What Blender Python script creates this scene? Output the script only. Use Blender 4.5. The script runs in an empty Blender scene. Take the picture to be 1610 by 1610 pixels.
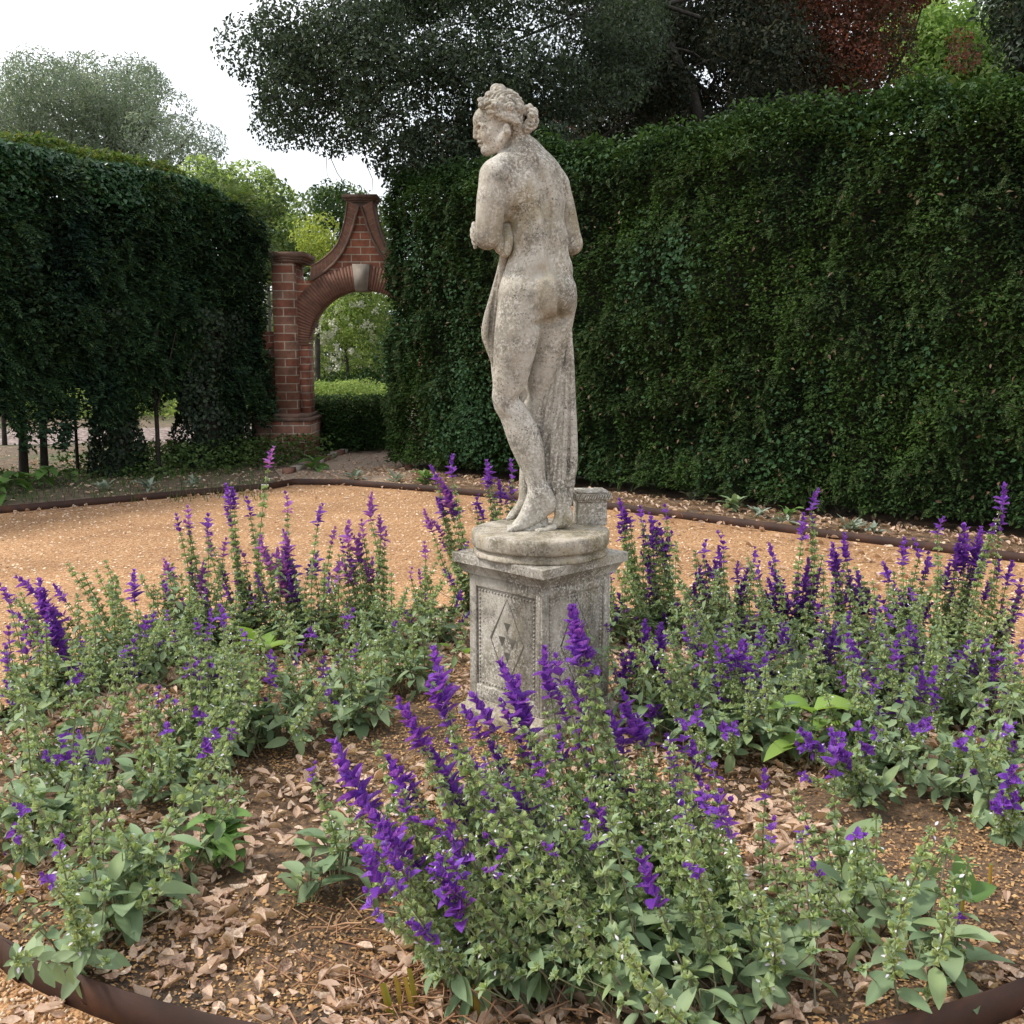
import bpy, math, random
import numpy as np
from mathutils import Vector, Matrix

# ------------------------------------------------------------------ camera, sky, sun, exposure
sc = bpy.context.scene
C = sc.collection
R = math.radians
CAMH, PITCH, FPX = 1.5, R(9.06), 1600.0
cam = bpy.data.objects.new('camera', bpy.data.cameras.new('camera'))
C.objects.link(cam); sc.camera = cam
cam.location = (0, 0, CAMH); cam.rotation_euler = (R(90) - PITCH, 0, 0)
cam.data.sensor_width = 36; cam.data.lens = 36 * FPX / 1610; cam.data.clip_end = 2000; cam.data.clip_start = .05
SUN_EL, SUN_AZ = R(50), R(-92)          # azimuth measured from +Y towards +X
sdir = Vector((math.sin(SUN_AZ) * math.cos(SUN_EL), math.cos(SUN_AZ) * math.cos(SUN_EL), math.sin(SUN_EL)))
w = bpy.data.worlds.new('World'); sc.world = w; w.use_nodes = True
nt = w.node_tree; nt.nodes.clear()
wo = nt.nodes.new('ShaderNodeOutputWorld'); bg = nt.nodes.new('ShaderNodeBackground')
sky = nt.nodes.new('ShaderNodeTexSky'); sky.sky_type = 'NISHITA'; sky.sun_disc = False
sky.sun_elevation = SUN_EL; sky.sun_rotation = SUN_AZ; sky.air_density = 1.3; sky.dust_density = 3
tc = nt.nodes.new('ShaderNodeTexCoord'); no = nt.nodes.new('ShaderNodeTexNoise')
no.inputs['Scale'].default_value = 2.2; no.inputs['Detail'].default_value = 5
rp = nt.nodes.new('ShaderNodeValToRGB'); rp.color_ramp.elements[0].position = .34; rp.color_ramp.elements[1].position = .56
rp.color_ramp.elements[0].color = (.45, .45, .45, 1); rp.color_ramp.elements[1].color = (.96, .96, .96, 1)
mx = nt.nodes.new('ShaderNodeMix'); mx.data_type = 'RGBA'
mx.inputs['B'].default_value = (10.2, 10.5, 11.0, 1)         # thin bright cloud
nt.links.new(tc.outputs['Generated'], no.inputs['Vector']); nt.links.new(no.outputs['Fac'], rp.inputs['Fac'])
nt.links.new(rp.outputs['Color'], mx.inputs['Factor']); nt.links.new(sky.outputs['Color'], mx.inputs['A'])
nt.links.new(mx.outputs['Result'], bg.inputs['Color']); bg.inputs['Strength'].default_value = .10
nt.links.new(bg.outputs['Background'], wo.inputs['Surface'])
sun = bpy.data.lights.new('sun', 'SUN'); sun.energy = 2.5; sun.angle = R(9); sun.color = (1, .95, .87)
so = bpy.data.objects.new('sun', sun); C.objects.link(so)
so.rotation_euler = sdir.to_track_quat('Z', 'Y').to_euler(); so.location = (-8, 2, 20)
vs = sc.view_settings; vs.view_transform = 'Standard'; vs.look = 'None'; vs.exposure = 0.58; vs.gamma = 1

# ------------------------------------------------------------------ helpers
rng = np.random.default_rng(7); random.seed(7)
def P(px, py, Y):
    d = Vector((px - 805, FPX * math.cos(PITCH) + (805 - py) * math.sin(PITCH), -FPX * math.sin(PITCH) + (805 - py) * math.cos(PITCH)))
    return Vector((0, 0, CAMH)) + d * (Y / d.y)
def G(px, py, z=0.):
    d = P(px, py, 1) - Vector((0, 0, CAMH)); return Vector((0, 0, CAMH)) + d * ((z - CAMH) / d.z)
def tag(o, label=None, cat=None, group=None, kind=None):
    for k, v in (('label', label), ('category', cat), ('group', group), ('kind', kind)):
        if v: o[k] = v
    return o
def empty(name, loc, label, cat, group=None):
    o = bpy.data.objects.new(name, None); o.empty_display_size = .1; C.objects.link(o); o.location = loc
    return tag(o, label, cat, group)
def link(name, me, parent=None, world=True):
    o = bpy.data.objects.new(name, me); C.objects.link(o)
    if parent is not None:
        o.parent = parent
        if world: o.matrix_parent_inverse = Matrix.Translation(-Vector(parent.location))
    return o
class MB:
    def __init__(s): s.V = []; s.F = []; s.M = []; s.n = 0
    def add(s, V, F, mat=0):
        V = np.asarray(V, dtype=np.float32).reshape(-1, 3); F = np.asarray(F, dtype=np.int64)
        if len(F) == 0: return
        s.V.append(V); s.F.append(F + s.n); s.M.append(np.full(len(F), mat, dtype=np.int32)); s.n += len(V)
    def box(s, x0, x1, y0, y1, z0, z1, mat=0, M=None):
        V = np.array([[x, y, z] for z in (z0, z1) for y in (y0, y1) for x in (x0, x1)], float)
        if M is not None: V = V @ np.array(M.to_3x3()).T + np.array(M.translation)
        s.add(V, [[0, 2, 3, 1], [4, 5, 7, 6], [0, 1, 5, 4], [2, 6, 7, 3], [0, 4, 6, 2], [1, 3, 7, 5]], mat)
    def tube(s, pts, rad, n=6, mat=0, cap=True):
        pts = [Vector(p) for p in pts]
        if not hasattr(rad, '__len__'): rad = [rad] * len(pts)
        V = []; up = Vector((.13, .31, 1)).normalized()
        for i, p in enumerate(pts):
            t = (pts[min(i + 1, len(pts) - 1)] - pts[max(i - 1, 0)]).normalized()
            a = t.cross(up)
            if a.length < .1: a = t.cross(Vector((1, 0, 0)))
            a.normalize(); b = t.cross(a)
            for k in range(n):
                q = 2 * math.pi * k / n; V.append(p + (a * math.cos(q) + b * math.sin(q)) * rad[i])
        F = [[i * n + k, i * n + (k + 1) % n, (i + 1) * n + (k + 1) % n, (i + 1) * n + k] for i in range(len(pts) - 1) for k in range(n)]
        s.add([tuple(v) for v in V], F, mat)
        if cap:
            m = len(V); V2 = [tuple(V[-n + k]) for k in range(n)] + [tuple(pts[-1])]
            s.add(V2, [[k, (k + 1) % n, n] for k in range(n)], mat)
    def lathe(s, prof, n=48, c=(0, 0), mat=0, wob=None):
        V = []
        for (r, z) in prof:
            for k in range(n):
                q = 2 * math.pi * k / n; rr = r * (1 if wob is None else 1 + wob(q, z)); V.append((c[0] + rr * math.cos(q), c[1] + rr * math.sin(q), z))
        F = [[i * n + k, i * n + (k + 1) % n, (i + 1) * n + (k + 1) % n, (i + 1) * n + k] for i in range(len(prof) - 1) for k in range(n)]
        s.add(V, F, mat)
    def inst(s, T, pos, rot, scale, mat=0):
        TV, TF = T; N = len(pos)
        if N == 0: return
        scale = np.asarray(scale, float)
        if scale.ndim == 1: scale = scale[:, None]
        V = np.einsum('nij,nvj->nvi', rot, TV[None] * scale[:, None, :] if scale.shape[1] == 3 else TV[None] * scale[:, :, None]) + pos[:, None, :]
        F = TF[None] + (np.arange(N) * len(TV))[:, None, None]
        s.add(V.reshape(-1, 3), F.reshape(-1, TF.shape[1]), mat)
    def mesh(s, name, mats, smooth=False):
        me = bpy.data.meshes.new(name); V = np.concatenate(s.V)
        me.vertices.add(len(V)); me.vertices.foreach_set('co', V.astype(np.float32).ravel())
        lens = np.concatenate([np.full(len(f), f.shape[1]) for f in s.F]); loops = np.concatenate([f.ravel() for f in s.F])
        me.loops.add(len(loops)); me.loops.foreach_set('vertex_index', loops.astype(np.int32))
        st = np.concatenate([[0], np.cumsum(lens)[:-1]]).astype(np.int32)
        me.polygons.add(len(lens)); me.polygons.foreach_set('loop_start', st)
        me.polygons.foreach_set('material_index', np.concatenate(s.M))
        for m in (mats if isinstance(mats, (list, tuple)) else [mats]): me.materials.append(m)
        me.update(calc_edges=True); me.validate()
        if smooth: me.polygons.foreach_set('use_smooth', np.ones(len(lens), dtype=bool))
        return me
    def build(s, name, mats, parent=None, smooth=False):
        return link(name, s.mesh(name, mats, smooth), parent)

def basis(d, n):
    """rows of rotation matrices whose Y axis is d and whose Z axis is close to n"""
    d = d / np.linalg.norm(d, axis=1, keepdims=True)
    x = np.cross(d, n); x /= np.linalg.norm(x, axis=1, keepdims=True) + 1e-9
    z = np.cross(x, d); return np.stack([x, d, z], axis=2)
def rvec(n): 
    v = rng.normal(size=(n, 3)); return v / np.linalg.norm(v, axis=1, keepdims=True)
class SN:   # cheap smooth noise: a sum of random sinusoids
    def __init__(s, seed, freq, n=14):
        r = np.random.default_rng(seed); s.k = r.normal(size=(n, 3)) * freq; s.p = r.uniform(0, 6.28, n); s.n = n
    def __call__(s, X): return np.sin(X @ s.k.T + s.p).sum(1) / math.sqrt(s.n)

def leafT(wd, fold=.12, droop=.15):      # two-triangle folded leaf, length 1
    return (np.array([[0, 0, 0], [wd / 2, .45, fold * wd * 2], [0, 1, -droop], [-wd / 2, .45, fold * wd * 2]]), np.array([[0, 1, 2], [0, 2, 3]]))
def leafG(wd, seg=4, cup=.15, droop=.25, pw=.8, wave=0, stalk=0., cols=2):   # smooth broad leaf, length 1
    V = []; r = random.Random(seg * 7 + int(wd * 100)); qs = np.linspace(-1, 1, cols + 1); K = cols + 1
    for i in range(seg + 1):
        t = i / seg; h = wd / 2 * math.sin(math.pi * min(1, (t ** pw) * .93 + .05)) ** .75
        if i == 0: h = wd * .06
        if i == seg: h = .012
        for q in qs:
            V.append((q * h, stalk + t, abs(q) ** 1.4 * cup * h * 2 - droop * t * t + wave * r.uniform(-1, 1) * abs(q)))
    F = [[i * K + q, i * K + q + 1, (i + 1) * K + q + 1, (i + 1) * K + q] for i in range(seg) for q in range(cols)]
    V = np.array(V)
    if stalk:
        n = len(V); V = np.vstack([V, [[-.012, 0, 0], [.012, 0, 0], [.012, stalk + .02, .001], [-.012, stalk + .02, .001]]]); F = F + [[n, n + 1, n + 2, n + 3]]
    return (V, np.array(F))
def sprig(n=6, w=.32, arch=.25):      # a flat spray of narrow leaflets along a drooping twig, length 1
    V, F = [], []
    for i in range(n):
        t = (i + .6) / n; L = w * (1.05 - .55 * t)
        for s in (-1, 1):
            c = np.array([0, t, -arch * t * t]); d = np.array([s * .85, .5, -.12]) * L; k = len(V)
            pr = np.array([-.5, s * .85, 0]) * L * .17
            V += [c, c + d * .5 + pr, c + d, c + d * .5 - pr]; F += [[k, k + 1, k + 2], [k, k + 2, k + 3]]
    k = len(V); V += [np.array([0, .8, -arch * .64]), np.array([.05, 1, -arch]), np.array([0, 1.15, -arch * 1.2]), np.array([-.05, 1, -arch])]; F += [[k, k + 1, k + 2], [k, k + 2, k + 3]]
    k = len(V); V += [np.array([-.012, 0, 0]), np.array([.012, 0, 0]), np.array([0, 1, -arch])]; F += [[k, k + 1, k + 2]]
    return np.array(V), np.array(F)
SPRIG = sprig(); LEAF = leafT(.5); LEAFW = leafT(.75); NEEDLE = leafT(.3)

# ------------------------------------------------------------------ materials
def nodes(name):
    m = bpy.data.materials.new(name); m.use_nodes = True; t = m.node_tree; b = t.nodes['Principled BSDF']
    return m, t, b
def N(t, ty, **kw):
    n = t.nodes.new(ty)
    for k, v in kw.items():
        if k in n.inputs: n.inputs[k].default_value = v
        else: setattr(n, k, v)
    return n
def ramp(t, fac, stops):
    r = t.nodes.new('ShaderNodeValToRGB'); e = r.color_ramp.elements
    while len(e) < len(stops): e.new(.5)
    for k, (p, c) in enumerate(stops): e[k].position = p; e[k].color = (*c, 1)
    t.links.new(fac, r.inputs['Fac']); return r.outputs['Color']
def mixc(t, f, a, b, mode='MIX'):
    m = t.nodes.new('ShaderNodeMix'); m.data_type = 'RGBA'; m.blend_type = mode
    for s, v in (('Factor', f), ('A', a), ('B', b)):
        if isinstance(v, bpy.types.NodeSocket): t.links.new(v, m.inputs[s])
        elif s == 'Factor': m.inputs[s].default_value = v
        else: m.inputs[s].default_value = (*v, 1)
    return m.outputs['Result']
def noise(t, scale, detail=4, rough=.55, vec=None, dist=0):
    n = N(t, 'ShaderNodeTexNoise'); n.inputs['Scale'].default_value = scale; n.inputs['Detail'].default_value = detail
    n.inputs['Roughness'].default_value = rough; n.inputs['Distortion'].default_value = dist
    if vec is None:
        c = N(t, 'ShaderNodeTexCoord'); vec = c.outputs['Object']
    t.links.new(vec, n.inputs['Vector']); return n.outputs['Fac']
def bump(t, b, h, strength=.4, dist=.01, prev=None):
    n = N(t, 'ShaderNodeBump'); n.inputs['Strength'].default_value = strength; n.inputs['Distance'].default_value = dist
    t.links.new(h, n.inputs['Height'])
    if prev is not None: t.links.new(prev, n.inputs['Normal'])
    t.links.new(n.outputs['Normal'], b.inputs['Normal']); return n.outputs['Normal']
def mat_leaf(name, cols, trans=.3, rough=.55, patch=None, pscale=.7, tint=1.3, spec=.3, vein=None):
    m, t, b = nodes(name); g = N(t, 'ShaderNodeNewGeometry'); oi = N(t, 'ShaderNodeObjectInfo')
    a = N(t, 'ShaderNodeMath', operation='ADD'); t.links.new(g.outputs['Random Per Island'], a.inputs[0])
    mu = N(t, 'ShaderNodeMath', operation='MULTIPLY'); t.links.new(oi.outputs['Random'], mu.inputs[0]); mu.inputs[1].default_value = .37
    t.links.new(mu.outputs[0], a.inputs[1]); fr = N(t, 'ShaderNodeMath', operation='FRACT'); t.links.new(a.outputs[0], fr.inputs[0])
    n = len(cols); col = ramp(t, fr.outputs[0], [((i + .5) / n if n > 1 else .5, c) for i, c in enumerate(cols)])
    if patch:
        f = noise(t, pscale, 3); f2 = ramp(t, f, [(.45, (0, 0, 0)), (.62, (1, 1, 1))]); col = mixc(t, f2, col, patch)
    if vein:
        f = noise(t, 160, 2); f2 = ramp(t, f, [(.40, (0, 0, 0)), (.60, (1, 1, 1))]); col = mixc(t, f2, col, vein)
    t.links.new(col, b.inputs['Base Color']); b.inputs['Roughness'].default_value = rough
    b.inputs['Specular IOR Level'].default_value = spec
    tr = N(t, 'ShaderNodeBsdfTranslucent'); tcol = mixc(t, 1., col, (tint, tint, tint * .7), 'MULTIPLY'); t.links.new(tcol, tr.inputs['Color'])
    ms = N(t, 'ShaderNodeMixShader'); ms.inputs[0].default_value = trans
    t.links.new(b.outputs[0], ms.inputs[1]); t.links.new(tr.outputs[0], ms.inputs[2])
    t.links.new(ms.outputs[0], t.nodes['Material Output'].inputs['Surface']); return m
def mat_noise(name, stops, scale=8, rough=.85, bs=0, bd=.01, bscale=60, detail=6, spec=.3):
    m, t, b = nodes(name); col = ramp(t, noise(t, scale, detail, .6), stops); t.links.new(col, b.inputs['Base Color'])
    b.inputs['Roughness'].default_value = rough; b.inputs['Specular IOR Level'].default_value = spec
    if bs: bump(t, b, noise(t, bscale, 6, .65), bs, bd)
    return m
def mat_stone(name, base, dark, light, ochre, speck=1., moss=0., zs=1.):
    m, t, b = nodes(name); c = N(t, 'ShaderNodeTexCoord').outputs['Object']
    mp = N(t, 'ShaderNodeMapping'); mp.inputs['Scale'].default_value = (1, 1, .45); t.links.new(c, mp.inputs['Vector']); sv = mp.outputs['Vector']
    col = ramp(t, noise(t, 6, 8, .68, sv), [(.38, dark), (.49, base), (.61, light)])
    f = ramp(t, noise(t, 4.2, 7, .7, sv, .4), [(.50, (0, 0, 0)), (.64, (.85, .85, .85))]); col = mixc(t, f, col, ochre)
    # grey lichen film in patches, pale crusts and dark pits
    film = ramp(t, noise(t, 9, 8, .75), [(.50, (0, 0, 0)), (.62, (.7, .7, .7))]); col = mixc(t, film, col, tuple(.55 * x for x in dark))
    crust = ramp(t, noise(t, 95, 5, .75), [(.50, (0, 0, 0)), (.58, (1, 1, 1))])
    pm = ramp(t, noise(t, 5, 6, .7), [(.40, (.08, .08, .08)), (.58, (speck, speck, speck))])
    col = mixc(t, mixc(t, 1., crust, pm, 'MULTIPLY'), col, (.60, .57, .52))
    pit = ramp(t, noise(t, 120, 4, .75), [(.38, (1, 1, 1)), (.45, (0, 0, 0))])
    pm2 = ramp(t, noise(t, 7, 5, .65), [(.42, (.15, .15, .15)), (.58, (.9, .9, .9))])
    col = mixc(t, mixc(t, 1., pit, pm2, 'MULTIPLY'), col, (.055, .05, .04))
    if moss:
        f = ramp(t, noise(t, 11, 6, .7), [(.52, (0, 0, 0)), (.64, (moss, moss, moss))]); col = mixc(t, f, col, (.075, .07, .025))
    t.links.new(col, b.inputs['Base Color']); b.inputs['Roughness'].default_value = .93; b.inputs['Specular IOR Level'].default_value = .2
    nn = bump(t, b, noise(t, 45, 6, .7), .4, .006); nn = bump(t, b, noise(t, 240, 3, .7), .55, .002, nn); bump(t, b, pit, -.4, .002, nn)
    return m
def mat_brick(name, c1, c2, mortar, bw=.23, rh=.078, coordmix=True):
    m, t, b = nodes(name); c = N(t, 'ShaderNodeTexCoord').outputs['Object']; s = N(t, 'ShaderNodeSeparateXYZ'); t.links.new(c, s.inputs[0])
    ad = N(t, 'ShaderNodeMath', operation='ADD'); t.links.new(s.outputs[0], ad.inputs[0]); t.links.new(s.outputs[1], ad.inputs[1])
    cb = N(t, 'ShaderNodeCombineXYZ'); t.links.new(ad.outputs[0], cb.inputs[0]); t.links.new(s.outputs[2], cb.inputs[1])
    br = N(t, 'ShaderNodeTexBrick'); t.links.new(cb.outputs[0], br.inputs['Vector'])
    br.inputs['Scale'].default_value = 1; br.inputs['Brick Width'].default_value = bw; br.inputs['Row Height'].default_value = rh
    br.inputs['Mortar Size'].default_value = .008; br.inputs['Mortar Smooth'].default_value = .3; br.inputs['Bias'].default_value = -.25
    br.inputs['Color1'].default_value = (*c1, 1); br.inputs['Color2'].default_value = (*c2, 1); br.inputs['Mortar'].default_value = (*mortar, 1)
    col = mixc(t, 1., br.outputs['Color'], ramp(t, noise(t, 6, 6, .65), [(.3, (.5, .48, .46)), (.7, (1.35, 1.3, 1.25))]), 'MULTIPLY')
    f = ramp(t, noise(t, 2.4, 5, .7), [(.56, (0, 0, 0)), (.72, (.6, .6, .6))]); col = mixc(t, f, col, (.22, .19, .15))
    t.links.new(col, b.inputs['Base Color']); b.inputs['Roughness'].default_value = .9
    inv = N(t, 'ShaderNodeMath', operation='SUBTRACT'); inv.inputs[0].default_value = 1; t.links.new(br.outputs['Fac'], inv.inputs[1])
    nn = bump(t, b, inv.outputs[0], .6, .008); bump(t, b, noise(t, 60, 5, .7), .4, .006, nn); return m

M = {}
M['statue'] = mat_stone('weathered_limestone', (.36, .33, .275), (.225, .205, .17), (.47, .44, .39), (.27, .225, .135), .95)
M['plinth'] = mat_stone('lichen_stone', (.33, .30, .255), (.18, .16, .13), (.46, .43, .385), (.27, .225, .15), 1., .2)
M['rough'] = mat_stone('rough_mortar', (.34, .295, .23), (.17, .145, .10), (.44, .39, .32), (.26, .21, .11), .6, .4)
M['groove'] = mat_noise('groove_shade', [(.3, (.06, .055, .045)), (.7, (.13, .12, .10))], 30)  # dark colour stands in for shade in the carved lines
M['brick'] = mat_brick('old_red_brick', (.30, .115, .070), (.19, .075, .05), (.44, .39, .32), .26, .10)
M['brick_pale'] = mat_brick('mixed_brick', (.24, .095, .062), (.27, .20, .15), (.44, .39, .32), .30, .115)
M['voussoir'] = mat_noise('rubbed_brick', [(.3, (.15, .08, .058)), (.7, (.30, .155, .11))], 9, .9, .4)
M['coping'] = mat_noise('weathered_coping', [(.3, (.09, .065, .055)), (.7, (.24, .15, .11))], 7, .9, .5)
M['keystone'] = mat_noise('keystone_stone', [(.3, (.26, .22, .18)), (.7, (.38, .34, .29))], 9, .9, .4)
M['steel'] = mat_noise('rusty_steel', [(.3, (.028, .014, .010)), (.55, (.045, .021, .014)), (.72, (.085, .034, .015))], 7, .7, .2, .002, 90)
M['trunk'] = mat_noise('dark_bark', [(.3, (.012, .010, .008)), (.7, (.05, .042, .034))], 12, .9, .8, .02, 30)
M['branch'] = mat_noise('grey_bark', [(.3, (.03, .026, .024)), (.7, (.11, .10, .09))], 12, .9, .8, .02, 30)
M['core'] = mat_noise('dark_hedge_filler', [(.3, (.008, .010, .007)), (.7, (.026, .026, .018))], 12)  # dark colour of the solid added inside hedges to block light
M['stem'] = mat_leaf('salvia_stem', [(.20, .23, .11), (.25, .25, .14), (.17, .15, .10)], .1)
M['calyx'] = mat_leaf('salvia_calyx', [(.36, .46, .18), (.47, .56, .25), (.31, .40, .18), (.42, .49, .27)], .3)
M['sleaf'] = mat_leaf('salvia_leaf', [(.17, .25, .13), (.22, .31, .165), (.28, .36, .20), (.135, .20, .11), (.25, .33, .15)], .25, .6)
M['petal'] = mat_leaf('salvia_bract', [(.25, .075, .52), (.34, .12, .64), (.20, .06, .44), (.42, .13, .58), (.31, .14, .70), (.15, .04, .36)], .42, .5, vein=(.17, .045, .40))
M['petal_pink'] = mat_leaf('salvia_bract_pink', [(.32, .11, .46), (.42, .16, .54), (.27, .10, .46), (.48, .16, .50)], .35, .5)
M['white'] = mat_leaf('tiny_flower', [(.62, .55, .72), (.75, .72, .80)], .3)
# ------------------------------------------------------------------ the ground
BC, BR = Vector((.10, 3.70, 0)), 1.83
BA = 1.16          # the bed is a little wider than deep
SOIL = .05
def sheet(name, poly, z, mat, sub=None):
    me = bpy.data.meshes.new(name); me.from_pydata([(x, y, z) for x, y in poly], [], [list(range(len(poly)))]); me.materials.append(mat)
    return tag(link(name, me), kind='structure')
def m_ground():
    m, t, b = nodes('earth'); c = N(t, 'ShaderNodeTexCoord').outputs['Object']
    col = ramp(t, noise(t, 9, 8, .7), [(.3, (.06, .045, .03)), (.5, (.14, .10, .065)), (.7, (.26, .19, .13))])
    f = ramp(t, noise(t, .5, 5, .6), [(.5, (0, 0, 0)), (.62, (1, 1, 1))]); col = mixc(t, f, col, (.08, .10, .035))
    t.links.new(col, b.inputs['Base Color']); b.inputs['Roughness'].default_value = .95; bump(t, b, noise(t, 25, 8, .7), .7, .03); return m
def m_soil():
    m, t, b = nodes('bed_soil')
    col = ramp(t, noise(t, 60, 8, .75), [(.30, (.045, .034, .026)), (.48, (.15, .09, .05)), (.62, (.33, .20, .10)), (.8, (.42, .28, .16))])
    f = ramp(t, noise(t, 4.5, 8, .7), [(.36, (.8, .8, .8)), (.50, (0, 0, 0))])
    d = ramp(t, noise(t, 45, 7, .7), [(.3, (.018, .015, .013)), (.7, (.10, .078, .06))]); col = mixc(t, f, col, d)
    t.links.new(col, b.inputs['Base Color']); b.inputs['Roughness'].default_value = .95
    nn = bump(t, b, noise(t, 22, 8, .75), .8, .04); bump(t, b, noise(t, 160, 4, .7), .8, .006, nn); return m
def m_gravel():
    m, t, b = nodes('orange_gravel'); c = N(t, 'ShaderNodeTexCoord').outputs['Object']
    v = N(t, 'ShaderNodeTexVoronoi'); v.inputs['Scale'].default_value = 95; t.links.new(c, v.inputs['Vector'])
    col = ramp(t, v.outputs['Color'], [(.1, (.26, .14, .062)), (.4, (.45, .24, .108)), (.7, (.55, .325, .16)), (.95, (.67, .48, .32))])
    col = mixc(t, 1., col, ramp(t, noise(t, 1.1, 9, .72), [(.34, (.70, .66, .62)), (.62, (1.10, 1.09, 1.08))]), 'MULTIPLY')
    f = ramp(t, noise(t, 30, 5, .7), [(.35, (.55, .5, .45)), (.55, (1.05, 1.05, 1.05))]); col = mixc(t, .8, col, f, 'MULTIPLY')
    t.links.new(col, b.inputs['Base Color']); b.inputs['Roughness'].default_value = .9
    nn = bump(t, b, noise(t, 14, 7, .7), .6, .03); bump(t, b, v.outputs['Distance'], .9, .008, nn); return m
M['gravel'] = m_gravel(); M['soil'] = m_soil()
sheet('ground', [(-160, -60), (160, -60), (160, 260), (-160, 260)], -.012, m_ground())
OUT_L = [(-9.5, 5.9), (-4.7, 9.35), (-2.62, 11.0)]
OUT_R = [(-2.66, 10.9), (-2.45, 11.35), (-1.9, 11.3), (-.83, 10.75), (.92, 9.55), (2.5, 8.1), (3.65, 7.1), (6.5, 4.6)]
sheet('gravel_path', OUT_L + OUT_R[1:] + [(7.5, -3), (-9.5, -3)], .0, M['gravel'])
arch_path = [(-2.7, 11.2), (-1.3, 11.1), (-1.2, 12.6), (-1.5, 14.4), (-1.5, 17), (-.4, 22), (.8, 22), (-1.9, 17), (-2.7, 14.4), (-2.75, 12.6)]
M['dust'] = mat_noise('dusty_path', [(.3, (.20, .14, .10)), (.55, (.36, .27, .20)), (.75, (.50, .40, .32))], 30, .95, .6, .02, 40)
sheet('garden_path', [(-2.5, 11.3), (-1.1, 11.0), (-1.2, 12.8), (-1.45, 14.4), (-1.2, 17), (.2, 22), (-1.2, 22), (-2.2, 17), (-2.75, 14.4), (-3.0, 12.8)], -.004, M['dust'])
# far bed seen under the left hedge
M['mulch'] = mat_noise('pinkish_mulch', [(.36, (.06, .04, .035)), (.5, (.24, .18, .16)), (.66, (.52, .43, .40))], 9, .95, .8, .03, 30)
sheet('mulch_bed', [(-16, 14.6), (-4.6, 17.0), (-4.6, 20.3), (-16, 18.6)], -.006, M['mulch'])
# bed soil: gently uneven disc
def soil_z(x, y):
    x = np.asarray(x, float); y = np.asarray(y, float)
    return SOIL + .012 * np.sin(x * 5.1 + y * 2.3) + .010 * np.sin(x * 9.7 - y * 7.1 + 1) + .006 * np.sin(x * 19 + y * 23)
b = MB(); nr, na = 60, 180; V = []
for i in range(nr + 1):
    r = BR * i / nr
    for k in range(na):
        q = 2 * math.pi * k / na; x, y = BC.x + r * BA * math.cos(q), BC.y + r * math.sin(q)
        V.append((x, y, float(soil_z(x, y)) + (random.uniform(-.004, .004) if i < nr else 0)))
b.add(V, [[i * na + k, i * na + (k + 1) % na, (i + 1) * na + (k + 1) % na, (i + 1) * na + k] for i in range(nr) for k in range(na)])
tag(b.build('flower_bed', M['soil'], smooth=True), kind='structure')
# back border soil between right edging and hedge
sheet('border_soil', [(-.83, 10.77), (.92, 9.57), (2.5, 8.12), (3.65, 7.12), (6.5, 4.62), (8.5, 5.6), (4.0, 9.6), (-1.2, 13.3), (-1.15, 11.0)], .006, M['soil'])

def strip(pts, z0, z1, th=.004):
    b = MB(); n = len(pts); L = []; Rr = []
    for i, p in enumerate(pts):
        a = Vector((*pts[max(i - 1, 0)], 0)); c = Vector((*pts[min(i + 1, n - 1)], 0)); t = (c - a).normalized(); nn = Vector((-t.y, t.x, 0)) * th / 2
        L.append(Vector((*p, 0)) + nn); Rr.append(Vector((*p, 0)) - nn)
    V = []
    for i in range(n): V += [(L[i].x, L[i].y, z0), (L[i].x, L[i].y, z1), (Rr[i].x, Rr[i].y, z1), (Rr[i].x, Rr[i].y, z0)]
    F = [[i * 4 + k, i * 4 + (k + 1) % 4, (i + 1) * 4 + (k + 1) % 4, (i + 1) * 4 + k] for i in range(n - 1) for k in range(4)] + [[0, 1, 2, 3], [(n - 1) * 4 + k for k in (3, 2, 1, 0)]]
    b.add(V, F); return b
pts = [(BC.x + BR * BA * math.cos(2 * math.pi * k / 120), BC.y + BR * math.sin(2 * math.pi * k / 120)) for k in range(121)]
o = empty('steel_edging', (BC.x, BC.y - BR, 0), 'curved rusty steel strip ringing the salvia bed around the pedestal', 'edging')
strip(pts, -.03, .092).build('edging_strip', M['steel'], o)
for a in (-128, -52, 100, 20, 170):
    b = MB()
    q = R(a); x, y = BC.x + (BR * BA + .004) * math.cos(q), BC.y + (BR + .004) * math.sin(q); Mx = Matrix.Translation((x, y, 0)) @ Matrix.Rotation(q, 4, 'Z')
    b.box(0, .003, -.035, .035, -.02, .088, 0, Mx); b.build('joint_plate', M['steel'], o)
def dens(pts, k=8):
    out = []
    for a, c in zip(pts[:-1], pts[1:]):
        for i in range(k): out.append((a[0] + (c[0] - a[0]) * i / k, a[1] + (c[1] - a[1]) * i / k))
    return out + [pts[-1]]
o = empty('steel_edging', (-4.7, 9.35, 0), 'straight rusty steel strip between gravel and the left hedge border', 'edging')
strip(dens(OUT_L), -.02, .070, .004).build('edging_strip', M['steel'], o)
o = empty('steel_edging', (.92, 9.55, 0), 'long rusty steel strip along the far gravel and right hedge border', 'edging')
strip(dens(OUT_R), -.02, .070, .004).build('edging_strip', M['steel'], o)
b = MB(); b.box(-2.70, -2.62, 10.865, 10.87, .045, .07); b.build('white_tab', mat_noise('white_paint', [(.3, (.5, .5, .48)), (.7, (.7, .7, .68))], 20), o)

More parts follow.
